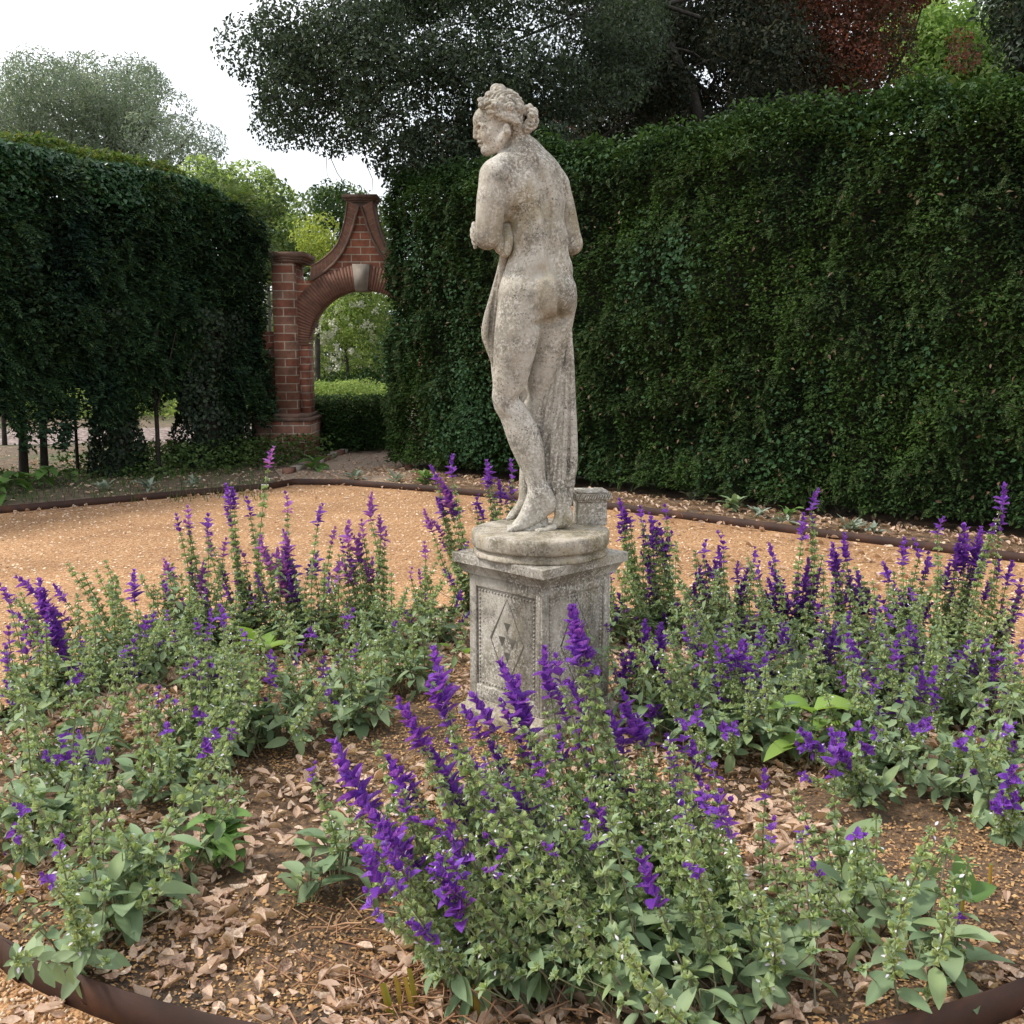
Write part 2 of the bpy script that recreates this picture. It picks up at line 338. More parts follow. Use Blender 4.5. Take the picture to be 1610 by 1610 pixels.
# ------------------------------------------------------------------ brick arch
AY = 14.4; AX = -2.08
def Z(py): return P(572, py, AY).z
def Xp(px): return P(px, 600, AY).x
ar = empty('brick_arch', (AX, AY, 0), 'old red brick garden archway with swept gable and stone keystone between the hedges', 'archway')
r_in, r_out, zs = .77, 1.10, Z(455) - .77
zc = Z(398)
def ext(poly, y0, y1, mat, name, parent):
    n = len(poly); b = MB(); V = [(x, y0, z) for x, z in poly] + [(x, y1, z) for x, z in poly]
    me = bpy.data.meshes.new(name)
    F = [list(range(n)), list(range(2 * n - 1, n - 1, -1))] + [[i, i + n, (i + 1) % n + n, (i + 1) % n] for i in range(n)]
    me.from_pydata(V, [], F); me.materials.append(mat); return link(name, me, parent)
# gable curve, left half in local x (0 = centre line)
outer = [(Xp(495) - AX, Z(418)), (Xp(505) - AX, Z(413)), (Xp(516) - AX, Z(405)), (Xp(528) - AX, Z(394)), (Xp(537) - AX, Z(382)), (Xp(543) - AX, Z(366)), (Xp(548) - AX, Z(348)), (Xp(551) - AX, Z(332)), (Xp(553) - AX, Z(316))]
inner = [(Xp(492) - AX, Z(441)), (Xp(505) - AX, Z(434)), (Xp(518) - AX, Z(425)), (Xp(531) - AX, Z(413)), (Xp(543) - AX, Z(398)), (Xp(553) - AX, Z(378)), (Xp(561) - AX, Z(356)), (Xp(566) - AX, Z(338)), (Xp(570) - AX, Z(325))]
for sx in (1, -1):
    f = lambda x: AX + x * sx
    # spandrel between arch ring and gable, a polygon strip
    arc = [(-(r_out - .01) * math.sin(R(a)), zs + (r_out - .01) * math.cos(R(a))) for a in range(0, 91, 6)]
    poly = [(f(0), inner[-1][1])] + [(f(x), z) for x, z in reversed(inner)] + [(f(-r_out), inner[0][1])] + [(f(x), z) for x, z in reversed(arc)]
    o = ext(poly, AY + .04, AY + .36, M['brick'], 'gable_wall', ar)
    o = ext([(f(x), z) for x, z in outer] + [(f(x), z) for x, z in reversed(inner)], AY, AY + .40, M['voussoir'], 'coping', ar)
    b = MB()
    for ln, wd in ((outer, .012), (inner, .02)):
        b.tube([(f(x), AY - .005, z) for x, z in ln], wd, 6)
        b.tube([(f(x), AY + .405, z) for x, z in ln], wd, 6)
    b.build('moulding', M['coping'], ar)
    # mortar joints across the coping
    b = MB()
    for i in range(17):
        t = i / 16 * (len(outer) - 1); k = min(int(t), len(outer) - 2); u = t - k
        p0 = [outer[k][j] * (1 - u) + outer[k + 1][j] * u for j in (0, 1)]; p1 = [inner[k][j] * (1 - u) + inner[k + 1][j] * u for j in (0, 1)]
        b.tube([(f(p0[0]), AY, p0[1]), (f(p1[0]), AY, p1[1])], .004, 4)
    b.build('mortar_joint', mat_noise('mortar', [(.3, (.2, .17, .13)), (.7, (.34, .3, .25))], 20), ar)
    # pillar
    xo, xi = f(Xp(437) - AX), f(-r_in)
    x0, x1 = sorted((xo, f(Xp(471) - AX)))
    b = MB(); b.box(x0, x1, AY - .16, AY + .52, .62, zc - .14); b.build('pilaster', M['brick_pale'], ar)
    x2, x3 = sorted((f(Xp(471) - AX), xi)); b = MB(); b.box(x2 + (.002 if sx > 0 else 0), x3 - (0 if sx > 0 else .002), AY, AY + .38, .62, zs + .02)
    b.box(*sorted((f(Xp(471) - AX) + .002 * sx, f(-r_out + .06))), AY + .003, AY + .37, zs + .02, zc - .15); b.build('jamb', M['brick'], ar)
    c = (x0 + x1) / 2; b = MB(); hw = (x1 - x0) / 2
    for e, za, zb in ((.015, .13, .10), (.035, .10, .065), (.065, .065, .0)): b.box(c - hw - e, c + hw + e + (.1 if sx > 0 else 0), AY - .16 - e, AY + .52 + e, zc - za, zc - zb - .0)
    b.build('pillar_cap', M['coping'], ar)
    xa, xb = sorted((f(Xp(400) - AX), f(-r_in + .05)))
    b = MB(); b.box(xa, xb, AY - .26, AY + .6, -.05, .52); b.build('pillar_base', M['brick_pale'], ar)
    b = MB(); b.box(xa - .02, xb + .02, AY - .28, AY + .62, .52, .565); b.box(xa + .06, xb - .03, AY - .21, AY + .56, .565, .62); b.build('base_moulding', M['coping'], ar)
    # wall running on behind the hedge
    xa, xb = sorted((f(Xp(437) - AX) - .001 * sx, f(-1.60))); b = MB(); b.box(xa, xb, AY + .05, AY + .33, -.05, 1.75); b.build('garden_wall', M['brick'], ar)
    # ring of radiating bricks
    b = MB(); nb = 34
    for i in range(nb):
        a0 = R(3.5) + (R(90) - R(3.5)) * i / nb; a1 = R(3.5) + (R(90) - R(3.5)) * (i + .86) / nb; dp = random.uniform(-.004, .004)
        V = []
        for y in (AY - .012 + dp, AY + .395):
            for (rr, a) in ((r_in, a0), (r_in, a1), (r_out, a1), (r_out, a0)): V.append((f(-rr * math.sin(a)), y, zs + rr * math.cos(a)))
        b.add(V, [[0, 1, 2, 3], [7, 6, 5, 4], [0, 4, 5, 1], [1, 5, 6, 2], [2, 6, 7, 3], [3, 7, 4, 0]])
    b.build('arch_ring', M['voussoir'], ar)
b = MB(); 
for dx, y0 in ((0, .0), ):
    V = []
    for y in (AY - .05, AY + .43):
        for x, z in ((-.085, zs + r_in - .02), (.085, zs + r_in - .02), (.12, zs + r_out + .01), (-.12, zs + r_out + .01)): V.append((AX + x, y, z))
    b.add(V, [[0, 3, 2, 1], [4, 5, 6, 7], [0, 1, 5, 4], [1, 2, 6, 5], [2, 3, 7, 6], [3, 0, 4, 7]])
    V = []
    for y in (AY - .062, AY - .05):
        for x, z in ((-.055, zs + r_in + .03), (.055, zs + r_in + .03), (.08, zs + r_out - .04), (-.08, zs + r_out - .04)): V.append((AX + x, y, z))
    b.add(V, [[0, 3, 2, 1], [0, 1, 5, 4], [1, 2, 6, 5], [2, 3, 7, 6], [3, 0, 4, 7]])
b.build('keystone', M['keystone'], ar)
b = MB(); zt = Z(306); b.box(AX - .17, AX + .17, AY + .02, AY + .38, Z(328), zt - .10)
for e, za, zb in ((.015, .10, .075), (.04, .075, .045), (.07, .045, 0)): b.box(AX - .17 - e, AX + .17 + e, AY + .02 - e, AY + .38 + e, zt - za, zt - zb)
b.build('gable_cap', M['coping'], ar)
# path edge bricks
k = 0
for (x0, y0, x1, y1, n) in ((-2.75, 12.5, -2.45, 15.2, 11), (-1.33, 12.9, -1.52, 14.2, 4)):
    for i in range(n):
        t = i / n; m_ = Matrix.Translation((x0 + (x1 - x0) * t + random.uniform(-.02, .02), y0 + (y1 - y0) * t, .015)) @ Matrix.Rotation(math.atan2(y1 - y0, x1 - x0) + random.uniform(-.15, .15), 4, 'Z') @ Matrix.Rotation(random.uniform(-.08, .08), 4, 'X')
        b = MB(); b.box(-.105, .105, -.05, .05, -.03, .045, 0, m_)
        o = b.build('edging_brick', M['keystone' if i % 3 else 'voussoir'])
        tag(o, 'worn brick in the row edging the left side of the path through the arch' if n == 11 else 'worn brick at the foot of the right hedge beside the arch path', 'brick', 'bricks edging the arch path' if n == 11 else 'bricks at the hedge foot')

# ------------------------------------------------------------------ pedestal
PX, PY = .11, 3.9
pe = empty('stone_pedestal', (PX, PY, 0), 'square weathered stone pedestal with beaded panels standing cornerwise in the salvias', 'pedestal')
RZ = Matrix.Translation((PX, PY, 0)) @ Matrix.Rotation(R(45.4), 4, 'Z')
def frust(b, h0, z0, h1, z1, mat=0, n=1):
    V = [(sx * h0, sy * h0, z0) for sx, sy in ((-1, -1), (1, -1), (1, 1), (-1, 1))] + [(sx * h1, sy * h1, z1) for sx, sy in ((-1, -1), (1, -1), (1, 1), (-1, 1))]
    V = [tuple(RZ @ Vector(v)) for v in V]
    b.add(V, [[0, 1, 5, 4], [1, 2, 6, 5], [2, 3, 7, 6], [3, 0, 4, 7]], mat); return V
def stack(b, prof):
    for (h0, z0), (h1, z1) in zip(prof[:-1], prof[1:]): frust(b, h0, z0, h1, z1)
    for (h, z), fl in ((prof[0], 1), (prof[-1], 0)):
        V = [tuple(RZ @ Vector((sx * h, sy * h, z))) for sx, sy in ((-1, -1), (1, -1), (1, 1), (-1, 1))]; b.add(V, [[0, 3, 2, 1]] if fl else [[0, 1, 2, 3]])
def bev(o, wd=.004, seg=2):
    m = o.modifiers.new('bevel', 'BEVEL'); m.width = wd; m.segments = seg; m.limit_method = 'ANGLE'; m.angle_limit = R(35); return o
b = MB(); stack(b, [(.212, .642), (.214, .650), (.222, .666), (.232, .680), (.236, .685), (.244, .686), (.245, .720)]); bev(b.build('cap_slab', M['plinth'], pe), .005)
# shaft core and panel frames
HS, ZB, ZT = .196, .14, .642
b = MB(); stack(b, [(HS - .009, ZB + .0), (HS - .009, ZT)]); b.build('shaft', M['plinth'], pe)
for q in range(4):
    Rq = RZ @ Matrix.Rotation(R(90 * q), 4, 'Z')
    b = MB(); h = HS; bw_ = .036
    b.box(-h + .0, -h + bw_, -h, -h + .012, ZB, ZT - .001, 0, Rq); b.box(h - bw_, h - .0125, -h, -h + .012, ZB, ZT - .001, 0, Rq)
    b.box(-h + bw_, h - bw_, -h, -h + .012, ZT - .05, ZT - .001, 0, Rq); b.box(-h + bw_, h - bw_, -h, -h + .012, ZB, ZB + .055, 0, Rq)
    bev(b.build('panel_frame', M['plinth'], pe), .003)
    b = MB(); T = MB(); x0, x1, z0, z1 = -h + bw_ + .014, h - bw_ - .014, ZB + .068, ZT - .064
    pts = [(x0 + (x1 - x0) * i / 17, z) for z in (z0, z1) for i in range(18)] + [(x, z0 + (z1 - z0) * i / 23) for x in (x0, x1) for i in range(1, 23)]
    for (x, z) in pts:
        c0 = Rq @ Vector((x, -h + .0085, z)); rr = random.uniform(.0042, .006)
        V = []; 
        for i in range(4):
            th = math.pi * i / 3
            for j in range(6):
                ph = 2 * math.pi * j / 6; V.append((c0.x + rr * math.sin(th) * math.cos(ph), c0.y + rr * math.sin(th) * math.sin(ph), c0.z + rr * math.cos(th)))
        b.add(V, [[i * 6 + j, i * 6 + (j + 1) % 6, (i + 1) * 6 + (j + 1) % 6, (i + 1) * 6 + j] for i in range(3) for j in range(6)])
    b.build('bead_moulding', M['plinth'], pe, True)
    # carved lozenge: flat dark shapes paint the shade of incised outline and sunk triangles
    b = MB(); y = -h + .0078; top, lf, bt, rt = (.004, .565), (-.085, .395), (.004, .225), (.093, .395)
    def bar(p, q_, w0, w1):
        d = Vector((q_[0] - p[0], q_[1] - p[1])).normalized(); n_ = Vector((-d.y, d.x))
        b.add([tuple(Rq @ Vector((v[0], y, v[1]))) for v in ((p[0] + n_.x * w0, p[1] + n_.y * w0), (p[0] - n_.x * w0, p[1] - n_.y * w0), (q_[0] - n_.x * w1, q_[1] - n_.y * w1), (q_[0] + n_.x * w1, q_[1] + n_.y * w1))], [[0, 1, 2, 3]])
    bar(top, lf, .001, .0042); bar(lf, bt, .0016, .0010); bar(top, rt, .0010, .0014); bar(rt, bt, .0034, .0016)
    for cx, cz, s_ in ((.004, .470, .022), (-.024, .412, .024), (.032, .412, .024), (.004, .352, .022)):
        b.add([tuple(Rq @ Vector((x, y + .0004, z))) for x, z in ((cx - s_ * .8, cz), (cx + s_ * .8, cz), (cx, cz - s_ * 1.7))], [[0, 1, 2]])
    b.build('carved_lozenge', M['groove'], pe)
b = MB(); stack(b, [(.232, -.02), (.232, .095), (.226, .105), (.212, .115), (.204, .139)]); bev(b.build('foot_slab', M['rough'], pe), .006)
# ------------------------------------------------------------------ statue, carved as a signed distance field and meshed
SY = 3.9
def S(px, py, dy=0.): return np.array(P(px, py, SY + dy))
def SR(px, py, dy, r): return r * (SY * math.cos(PITCH) + (CAMH - P(px, py, SY).z) * math.sin(PITCH)) / FPX
class SDF:
    def __init__(s, lo, hi, h):
        s.lo = np.array(lo); s.h = h; s.n = np.ceil((np.array(hi) - s.lo) / h).astype(int) + 1
        s.F = np.full(tuple(s.n), 1., dtype=np.float32)
    def sub(s, lo, hi):
        a = np.maximum(0, np.floor((np.array(lo) - s.lo) / s.h).astype(int)); b = np.minimum(s.n, np.ceil((np.array(hi) - s.lo) / s.h).astype(int) + 1)
        if (b <= a).any(): return None
        sl = tuple(slice(a[i], b[i]) for i in range(3)); ax = [(s.lo[i] + s.h * np.arange(a[i], b[i])).astype(np.float32) for i in range(3)]
        return sl, np.meshgrid(*ax, indexing='ij', sparse=True)
    def comb(s, sl, d, k, mode):
        f = s.F[sl]
        if mode == '+':
            h = np.maximum(k - np.abs(f - d), 0) / k; s.F[sl] = np.minimum(f, d) - h * h * k / 4
        else:
            d = -d; h = np.maximum(k - np.abs(f - d), 0) / k; s.F[sl] = np.maximum(f, d) + h * h * k / 4
    def cone(s, a, ra, b, rb, k=.012, mode='+'):
        pad = k + .012; lo = np.minimum(a - ra, b - rb) - pad; hi = np.maximum(a + ra, b + rb) + pad; q = s.sub(lo, hi)
        if q is None: return
        sl, (X, Y, Z_) = q; ba = b - a; L = float(ba @ ba) + 1e-9
        t = np.clip(((X - a[0]) * ba[0] + (Y - a[1]) * ba[1] + (Z_ - a[2]) * ba[2]) / L, 0, 1)
        d = np.sqrt((X - a[0] - t * ba[0]) ** 2 + (Y - a[1] - t * ba[1]) ** 2 + (Z_ - a[2] - t * ba[2]) ** 2) - (ra + (rb - ra) * t)
        s.comb(sl, d, k, mode)
    def chain(s, pts, k=.012, mode='+', surf=False):      # pts: (px, py, dy, r_px); smooth interpolation, then one blend
        pts = np.array(pts, float); n = len(pts); Q = []
        for i in range(n - 1):
            p0, p1, p2, p3 = pts[max(i - 1, 0)], pts[i], pts[i + 1], pts[min(i + 2, n - 1)]
            for u in np.arange(0, 1, .25 if n > 2 or surf else 1): Q.append(.5 * (2 * p1 + (p2 - p0) * u + (2 * p0 - 5 * p1 + 4 * p2 - p3) * u * u + (3 * p1 - p0 - 3 * p2 + p3) * u ** 3))
        Q.append(pts[-1])
        if surf:                                           # dy is then the offset from the visible surface
            for q in Q: q[2] += s.surf(q[0], q[1])
        A = [(S(*q[:3]), SR(*q)) for q in Q]; pad = k + .012
        lo = np.min([a - r for a, r in A], 0) - pad; hi = np.max([a + r for a, r in A], 0) + pad; g = s.sub(lo, hi)
        if g is None: return
        sl, (X, Y, Z_) = g; D = np.full(s.F[sl].shape, 9., dtype=np.float32)
        for (a, ra), (b, rb) in zip(A[:-1], A[1:]):
            ba = b - a; L = float(ba @ ba) + 1e-9
            t = np.clip(((X - a[0]) * ba[0] + (Y - a[1]) * ba[1] + (Z_ - a[2]) * ba[2]) / L, 0, 1)
            D = np.minimum(D, np.sqrt((X - a[0] - t * ba[0]) ** 2 + (Y - a[1] - t * ba[1]) ** 2 + (Z_ - a[2] - t * ba[2]) ** 2) - (ra + (rb - ra) * t))
        s.comb(sl, D, k, mode)
    def surf(s, px, py):                                   # dy of the surface met first along the line of sight
        for dy in np.arange(-.25, .3, .003):
            i = np.round((S(px, py, dy) - s.lo) / s.h).astype(int)
            if (i < 0).any() or (i >= s.n).any(): continue
            if s.F[tuple(i)] < 0: return dy
        return 0.
    def ell(s, c, r, rot=None, k=.012, mode='+'):   # c: (px, py, dy), r in px: across, depth, up; rot: 3x3 columns
        cc = S(*c); rr = np.array([SR(*c, v) for v in r]); Rm = np.eye(3) if rot is None else rot
        m = max(rr) + k + .012; q = s.sub(cc - m, cc + m)
        if q is None: return
        sl, (X, Y, Z_) = q; x, y, z = X - cc[0], Y - cc[1], Z_ - cc[2]
        u = [(x * Rm[0, i] + y * Rm[1, i] + z * Rm[2, i]) / rr[i] for i in range(3)]
        k0 = np.sqrt(u[0] ** 2 + u[1] ** 2 + u[2] ** 2); k1 = np.sqrt((u[0] / rr[0]) ** 2 + (u[1] / rr[1]) ** 2 + (u[2] / rr[2]) ** 2) + 1e-6
        s.comb(sl, k0 * (k0 - 1) / k1, k, mode)
    def mesh(s, name, mat):
        F = s.F; nx, ny, nz = F.shape; I = (F < 0)
        cnt = np.zeros((nx - 1, ny - 1, nz - 1), dtype=np.uint8)
        offs = [(i, j, k) for i in (0, 1) for j in (0, 1) for k in (0, 1)]
        for i, j, k in offs: cnt += I[i:nx - 1 + i, j:ny - 1 + j, k:nz - 1 + k]
        act = np.argwhere((cnt > 0) & (cnt < 8)); vals = {o: F[act[:, 0] + o[0], act[:, 1] + o[1], act[:, 2] + o[2]] for o in offs}
        acc = np.zeros((len(act), 3)); num = np.zeros(len(act))
        for a in offs:
            for ax in range(3):
                if a[ax]: continue
                b = list(a); b[ax] = 1; b = tuple(b); fa, fb = vals[a], vals[b]; cr = (fa < 0) != (fb < 0)
                t = np.where(cr, fa / np.where(cr, fa - fb, 1), 0); p = np.array(a, float)[None].repeat(len(act), 0); p[:, ax] += t
                acc += p * cr[:, None]; num += cr
        V = (act + acc / num[:, None]) * s.h + s.lo
        idx = np.full(cnt.shape, -1, dtype=np.int32); idx[tuple(act.T)] = np.arange(len(act))
        Fs = []
        for ax in range(3):
            sa = [slice(None)] * 3; sb = [slice(None)] * 3; sa[ax] = slice(0, -1); sb[ax] = slice(1, None)
            cr = I[tuple(sa)] != I[tuple(sb)]; e = np.argwhere(cr); o1, o2 = [(1, 2), (2, 0), (0, 1)][ax]
            e = e[(e[:, o1] > 0) & (e[:, o2] > 0) & (e[:, o1] < F.shape[o1] - 1) & (e[:, o2] < F.shape[o2] - 1)]
            q = []
            for d1, d2 in ((-1, -1), (0, -1), (0, 0), (-1, 0)):
                c = e.copy(); c[:, o1] += d1; c[:, o2] += d2; q.append(idx[tuple(c.T)])
            q = np.stack(q, 1); inside = I[tuple(e.T)]; q[~inside] = q[~inside][:, ::-1]; Fs.append(q)
        m = MB(); m.add(V, np.concatenate(Fs)); return m.mesh(name, mat, True)

def rot3(axis, deg): return np.array(Matrix.Rotation(R(deg), 3, axis))
H = .0034
b_ = SDF([-.18, 3.62, .785], [.36, 4.26, 2.48], H)
# torso
b_.ell((836, 292, .045), (46, 38, 56), rot3('Y', 8), k=.03)
b_.ell((843, 330, .035), (44, 36, 52), rot3('Y', 4), k=.03)
b_.ell((848, 380, .02), (46, 36, 50), k=.035)
b_.ell((848, 425, .02), (53, 42, 44), k=.03)
b_.chain([(826, 238, .045, 20), (789, 262, -.025, 19), (779, 277, -.05, 22)], .03)
b_.chain([(826, 240, .05, 20), (858, 262, .10, 19), (874, 290, .13, 20)], .03)
b_.ell((812, 300, -.035), (17, 9, 26), rot3('Y', 18), k=.03)      # shoulder blades
b_.ell((872, 312, .055), (13, 9, 24), rot3('Y', -12), k=.03)
b_.ell((803, 318, .14), (20, 17, 17), k=.03); b_.ell((850, 322, .19), (18, 17, 17), k=.03)
# left arm (image left), bent, forearm going away across the waist
b_.chain([(779, 276, -.05, 23), (774, 310, -.055, 24), (771, 345, -.045, 23), (766, 370, -.035, 20)], .026)
b_.chain([(792, 300, .0, 14), (793, 335, .0, 12)], .03)
b_.chain([(766, 373, -.035, 18), (774, 372, .08, 15), (790, 362, .19, 11.5)], .018)
# right arm
b_.chain([(874, 290, .12, 20), (882, 315, .14, 20), (891, 350, .16, 18.5), (899, 383, .17, 17)], .02)
b_.chain([(899, 384, .175, 16), (860, 384, .26, 14), (795, 372, .27, 11), (757, 366, .19, 9)], .018)
# hand of the right arm at the left elbow: palm and five fingers curled
b_.ell((752, 364, .17), (9, 9, 11), k=.01)
for i, (px, py, dy) in enumerate(((744, 352, .15), (742, 360, .14), (742, 367, .14), (744, 375, .145))):
    b_.chain([(751, 358 + i * 4, .165, 4.2), (px + 1, py, dy + .01, 3.8), (px + 1, py + 7, dy - .02, 3.3), (px + 4, py + 11, dy - .03, 2.8)], .003)
b_.chain([(754, 372, .16, 4.4), (748, 382, .14, 3.8), (747, 389, .125, 3.0)], .003)
# hips and thighs
b_.ell((862, 462, -.04), (36, 33, 37), k=.022); b_.ell((884, 462, .012), (23, 32, 34), k=.014)
b_.ell((818, 458, .0), (33, 40, 40), k=.03)
b_.chain([(823, 474, -.015, 39.5), (816, 510, -.03, 37), (810, 545, -.035, 33.5), (803, 590, -.025, 28), (798, 618, -.015, 23.5), (799, 634, -.01, 22)], .02)
b_.ell((787, 625, -.02), (12, 13, 14), k=.015)   # knee cap
b_.chain([(801, 636, -.005, 21.5), (812, 660, .0, 23.5), (825, 690, .005, 26), (833, 715, .005, 23), (839, 738, .003, 18.5), (844, 760, .0, 15.5), (850, 775, .0, 15)], .018)
# left foot with raised heel
b_.chain([(850, 772, 0, 16), (860, 788, 0, 15.5), (863, 793, .0, 14)], .012)
b_.chain([(846, 772, -.0, 15), (836, 795, -.015, 13), (823, 817, -.03, 10.5), (812, 828, -.04, 8.5)], .014)
b_.chain([(862, 793, 0, 12), (846, 812, -.018, 9.5), (824, 825, -.035, 8)], .012)
for i, dy in enumerate((-.065, -.05, -.036, -.024, -.012)):
    b_.chain([(814 - i * .5, 829, dy + .006, 5.2), (805 - i * 1.0, 833 - i * 1.0, dy, 4.2), (799 + i * .8, 837 - i * 1.6, dy, 3.8 - i * .2)], .004)
# right leg, mostly hidden, foot pointing left
b_.chain([(874, 478, .05, 33), (864, 530, .06, 32), (852, 585, .07, 26), (845, 620, .08, 21), (842, 665, .09, 22), (835, 715, .10, 17), (829, 750, .105, 13), (828, 776, .105, 12.5), (828, 790, .105, 13)], .02)
b_.chain([(829, 788, .105, 12), (815, 803, .10, 10), (805, 811, .095, 7)], .014)
for i, dy in enumerate((.07, .083, .096, .108, .12)): b_.chain([(806, 812, dy, 4.6), (799 + i * .6, 815 - i * .7, dy, 4.0)], .004)
# neck and head
b_.chain([(812, 205, .03, 18), (815, 225, .04, 18), (826, 245, .05, 24)], .03)
hr = rot3('Y', -14)
b_.ell((789, 180, .015), (35, 29, 33), k=.012)
b_.ell((773, 206, .013), (22, 23, 34), rot3('Y', -20), k=.016)
b_.ell((765, 236, .012), (7.5, 9, 7.5), k=.012)                       # chin
for s_ in (-1, 1): 
    b_.chain([(766, 236, .012, 6.5), (782, 228, .012 + s_ * .03, 8), (797, 208, .015 + s_ * .052, 7)], .018)   # jaw
    b_.ell((769, 213, .012 + s_ * .031), (9, 6, 10), k=.016)     # cheek
b_.ell((757, 188, .013), (13, 20, 16), k=.015)                    # brow and forehead
b_.chain([(750, 188, .012, 6), (748.6, 198, .012, 4.4), (747.4, 208, .012, 3.7), (748, 215, .012, 4.4)], .006)
for s_ in (-1, 1):
    b_.ell((753.5, 216.5, .012 + s_ * .008), (4, 3.4, 3.2), k=.004)
    b_.ell((754, 200.5, .012 + s_ * .036), (7, 7, 4.2), k=.008, mode='-')
    b_.ell((760, 202, .012 + s_ * .030), (5.2, 7, 4.0), k=.004)
    b_.chain([(751, 197.5, .012 + s_ * .014, 2), (755, 195.5, .012 + s_ * .036, 2.2), (761, 198, .012 + s_ * .048, 2)], .006)
    b_.chain([(755, 203.5, .012 + s_ * .022, 1.0), (756.5, 204.8, .012 + s_ * .034, 1.2), (761, 204, .012 + s_ * .045, 1.0)], .002)
    b_.ell((797, 203, .015 + s_ * .070), (5.5, 4, 9), rot3('Y', -12), k=.004)
    b_.ell((795.5, 202, .015 + s_ * .084), (2.8, 4, 5.5), rot3('Y', -12), k=.002, mode='-')
b_.chain([(755, 223.4, .0, 2.5), (752.6, 222.6, .012, 3.0), (755, 223.4, .024, 2.5)], .004)
b_.chain([(757.5, 229, .003, 2.4), (755.2, 228.8, .012, 3.2), (757.5, 229, .021, 2.4)], .004)
b_.chain([(756, 226, .0, .8), (752.5, 225.7, .012, .9), (756, 226, .024, .8)], .002, '-')
# grooves: spine, buttocks, arm against the back
b_.chain([(838, 255, .0, 5), (850, 280, .001, 7), (859, 320, .001, 8), (864, 365, .002, 7), (869, 405, .001, 6), (874, 428, .0, 4)], .022, '-', True)
b_.chain([(876, 432, .0, 3), (879, 452, .004, 4), (880, 475, .007, 4.5), (879, 500, .007, 4)], .010, '-', True)
b_.chain([(799, 285, -.003, 3), (797, 320, -.001, 4), (794, 352, 0, 4)], .016, '-', True)
b_.chain([(842, 512, -.003, 3), (860, 507, .0, 5), (878, 505, .002, 6), (895, 498, .0, 4)], .02, '-', True)
b_.ell((851, 428, b_.surf(851, 428) - .006), (5, 5, 6), k=.03, mode='-')
b_.chain([(806, 640, -.006, 4), (824, 622, -.006, 4)], .03, '-', True)
body_me = b_.mesh('body', M['statue'])
del b_

# hair: shell with carved waves, curls on top and a bun
hs = SDF(np.array(S(735, 245, -.14)), np.array(S(860, 128, .16)), .0024)
hs.ell((790, 175, .015), (35, 33, 33), k=.01)
hs.ell((802, 193, .015), (19, 28, 20), rot3('Y', 20), k=.012)
hs.ell((808, 204, .02), (10, 20, 10), k=.01)
hs.ell((757, 198, .013), (18, 42, 24), rot3('Y', -14), k=.01, mode='-')
hs.ell((775, 214, .013), (20, 44, 24), rot3('Y', -25), k=.012, mode='-')
hs.ell((797, 210, .015), (10, 60, 15), k=.006, mode='-')
ax = [hs.lo[i] + hs.h * np.arange(hs.n[i]) for i in range(3)]
Xg, Yg, Zg = np.meshgrid(*ax, indexing='ij', sparse=True)
c0 = S(802, 190, .015); dx_, dz_ = Xg - c0[0], Zg - c0[2]
th = np.arctan2(dz_, -dx_ + 1e-6) + .25 * np.sin(Yg * 60 + dz_ * 40); rr_ = np.sqrt(dx_ ** 2 + dz_ ** 2)
wv = np.sin(th * 15 + 5 * np.sin(rr_ * 95 + 1) + 2.0 * np.sin(Yg * 55)) + .5 * np.sin(th * 31 + 4 * np.sin(rr_ * 120) + Yg * 90)
hs.F += (wv * .0036).astype(np.float32)
def curl(px, py, dy, r, tube, tilt=0, ph=0):
    pts = []
    for i in range(15):
        a = ph + i / 14 * 2 * math.pi * 1.35; q = r * (1 - i / 14 * .75); pts.append((px + q * math.cos(a), py + q * math.sin(a), dy + .0025 * math.sin(a) * tilt - i * .0009, tube * (1 - i / 14 * .25)))
    hs.chain(pts, .0025)
rc = random.Random(3)
for (px, py, dy, r, tb) in ((776, 152, .0, 9, 4.2), (788, 146, .01, 9, 4.2), (799, 152, -.01, 8, 4), (767, 160, -.01, 7, 3.6), (809, 158, .005, 8, 4), (758, 165, -.03, 5, 3), (790, 158, -.05, 7, 3.6), (778, 166, -.06, 6, 3.2), (803, 168, -.06, 7, 3.4), (816, 170, -.03, 7, 3.6),
                          (772, 152, .05, 8, 4), (795, 150, .05, 9, 4), (812, 165, .06, 8, 4), (781, 141, .02, 7, 4), (787, 141, -.01, 6, 3.6), (770, 150, -.02, 6, 3.4), (757, 160, .0, 5, 3)):
    curl(px, py, dy, r, tb, 1, rc.uniform(0, 6))
for (px, py, dy, r, tb) in ((829, 173, .01, 8, 5), (836, 182, .0, 8, 5), (834, 194, .005, 9, 5), (829, 203, .01, 7, 5), (836, 176, .03, 7, 5), (838, 190, .035, 7, 5)):
    hs.ell((px - 1, py, dy + .012), (7, 10, 8), k=.005); curl(px, py, dy - .012, r, tb * .72, 1, rc.uniform(0, 6)); curl(px + 2, py + 1, dy + .03, r * .8, tb * .7, 1, rc.uniform(0, 6))
for i in range(26):   # loose locks swept back from the temples
    a = rc.uniform(-.2, 1.9); s_ = -1 if i < 18 else 1
    x0, y0 = 765 + 6 * math.sin(i * 1.7) + 1.3 * (i % 9), 163 + 24 * (i % 9) / 9
    hs.chain([(x0, y0, .015 + s_ * .052, 2.2), (x0 + 12, y0 - 4 + 4 * math.sin(i), .015 + s_ * .072, 3), (x0 + 24, y0 + 3 + 5 * math.cos(i * 2), .015 + s_ * .074, 2.8), (x0 + 38, y0 + 12, .015 + s_ * .062, 2.4)], .003)
hair_me = hs.mesh('hair', M['statue']); del hs

# drapery
ds = SDF(np.array([-.14, 3.70, .79]), np.array([.32, 4.25, 2.06]), .0034)
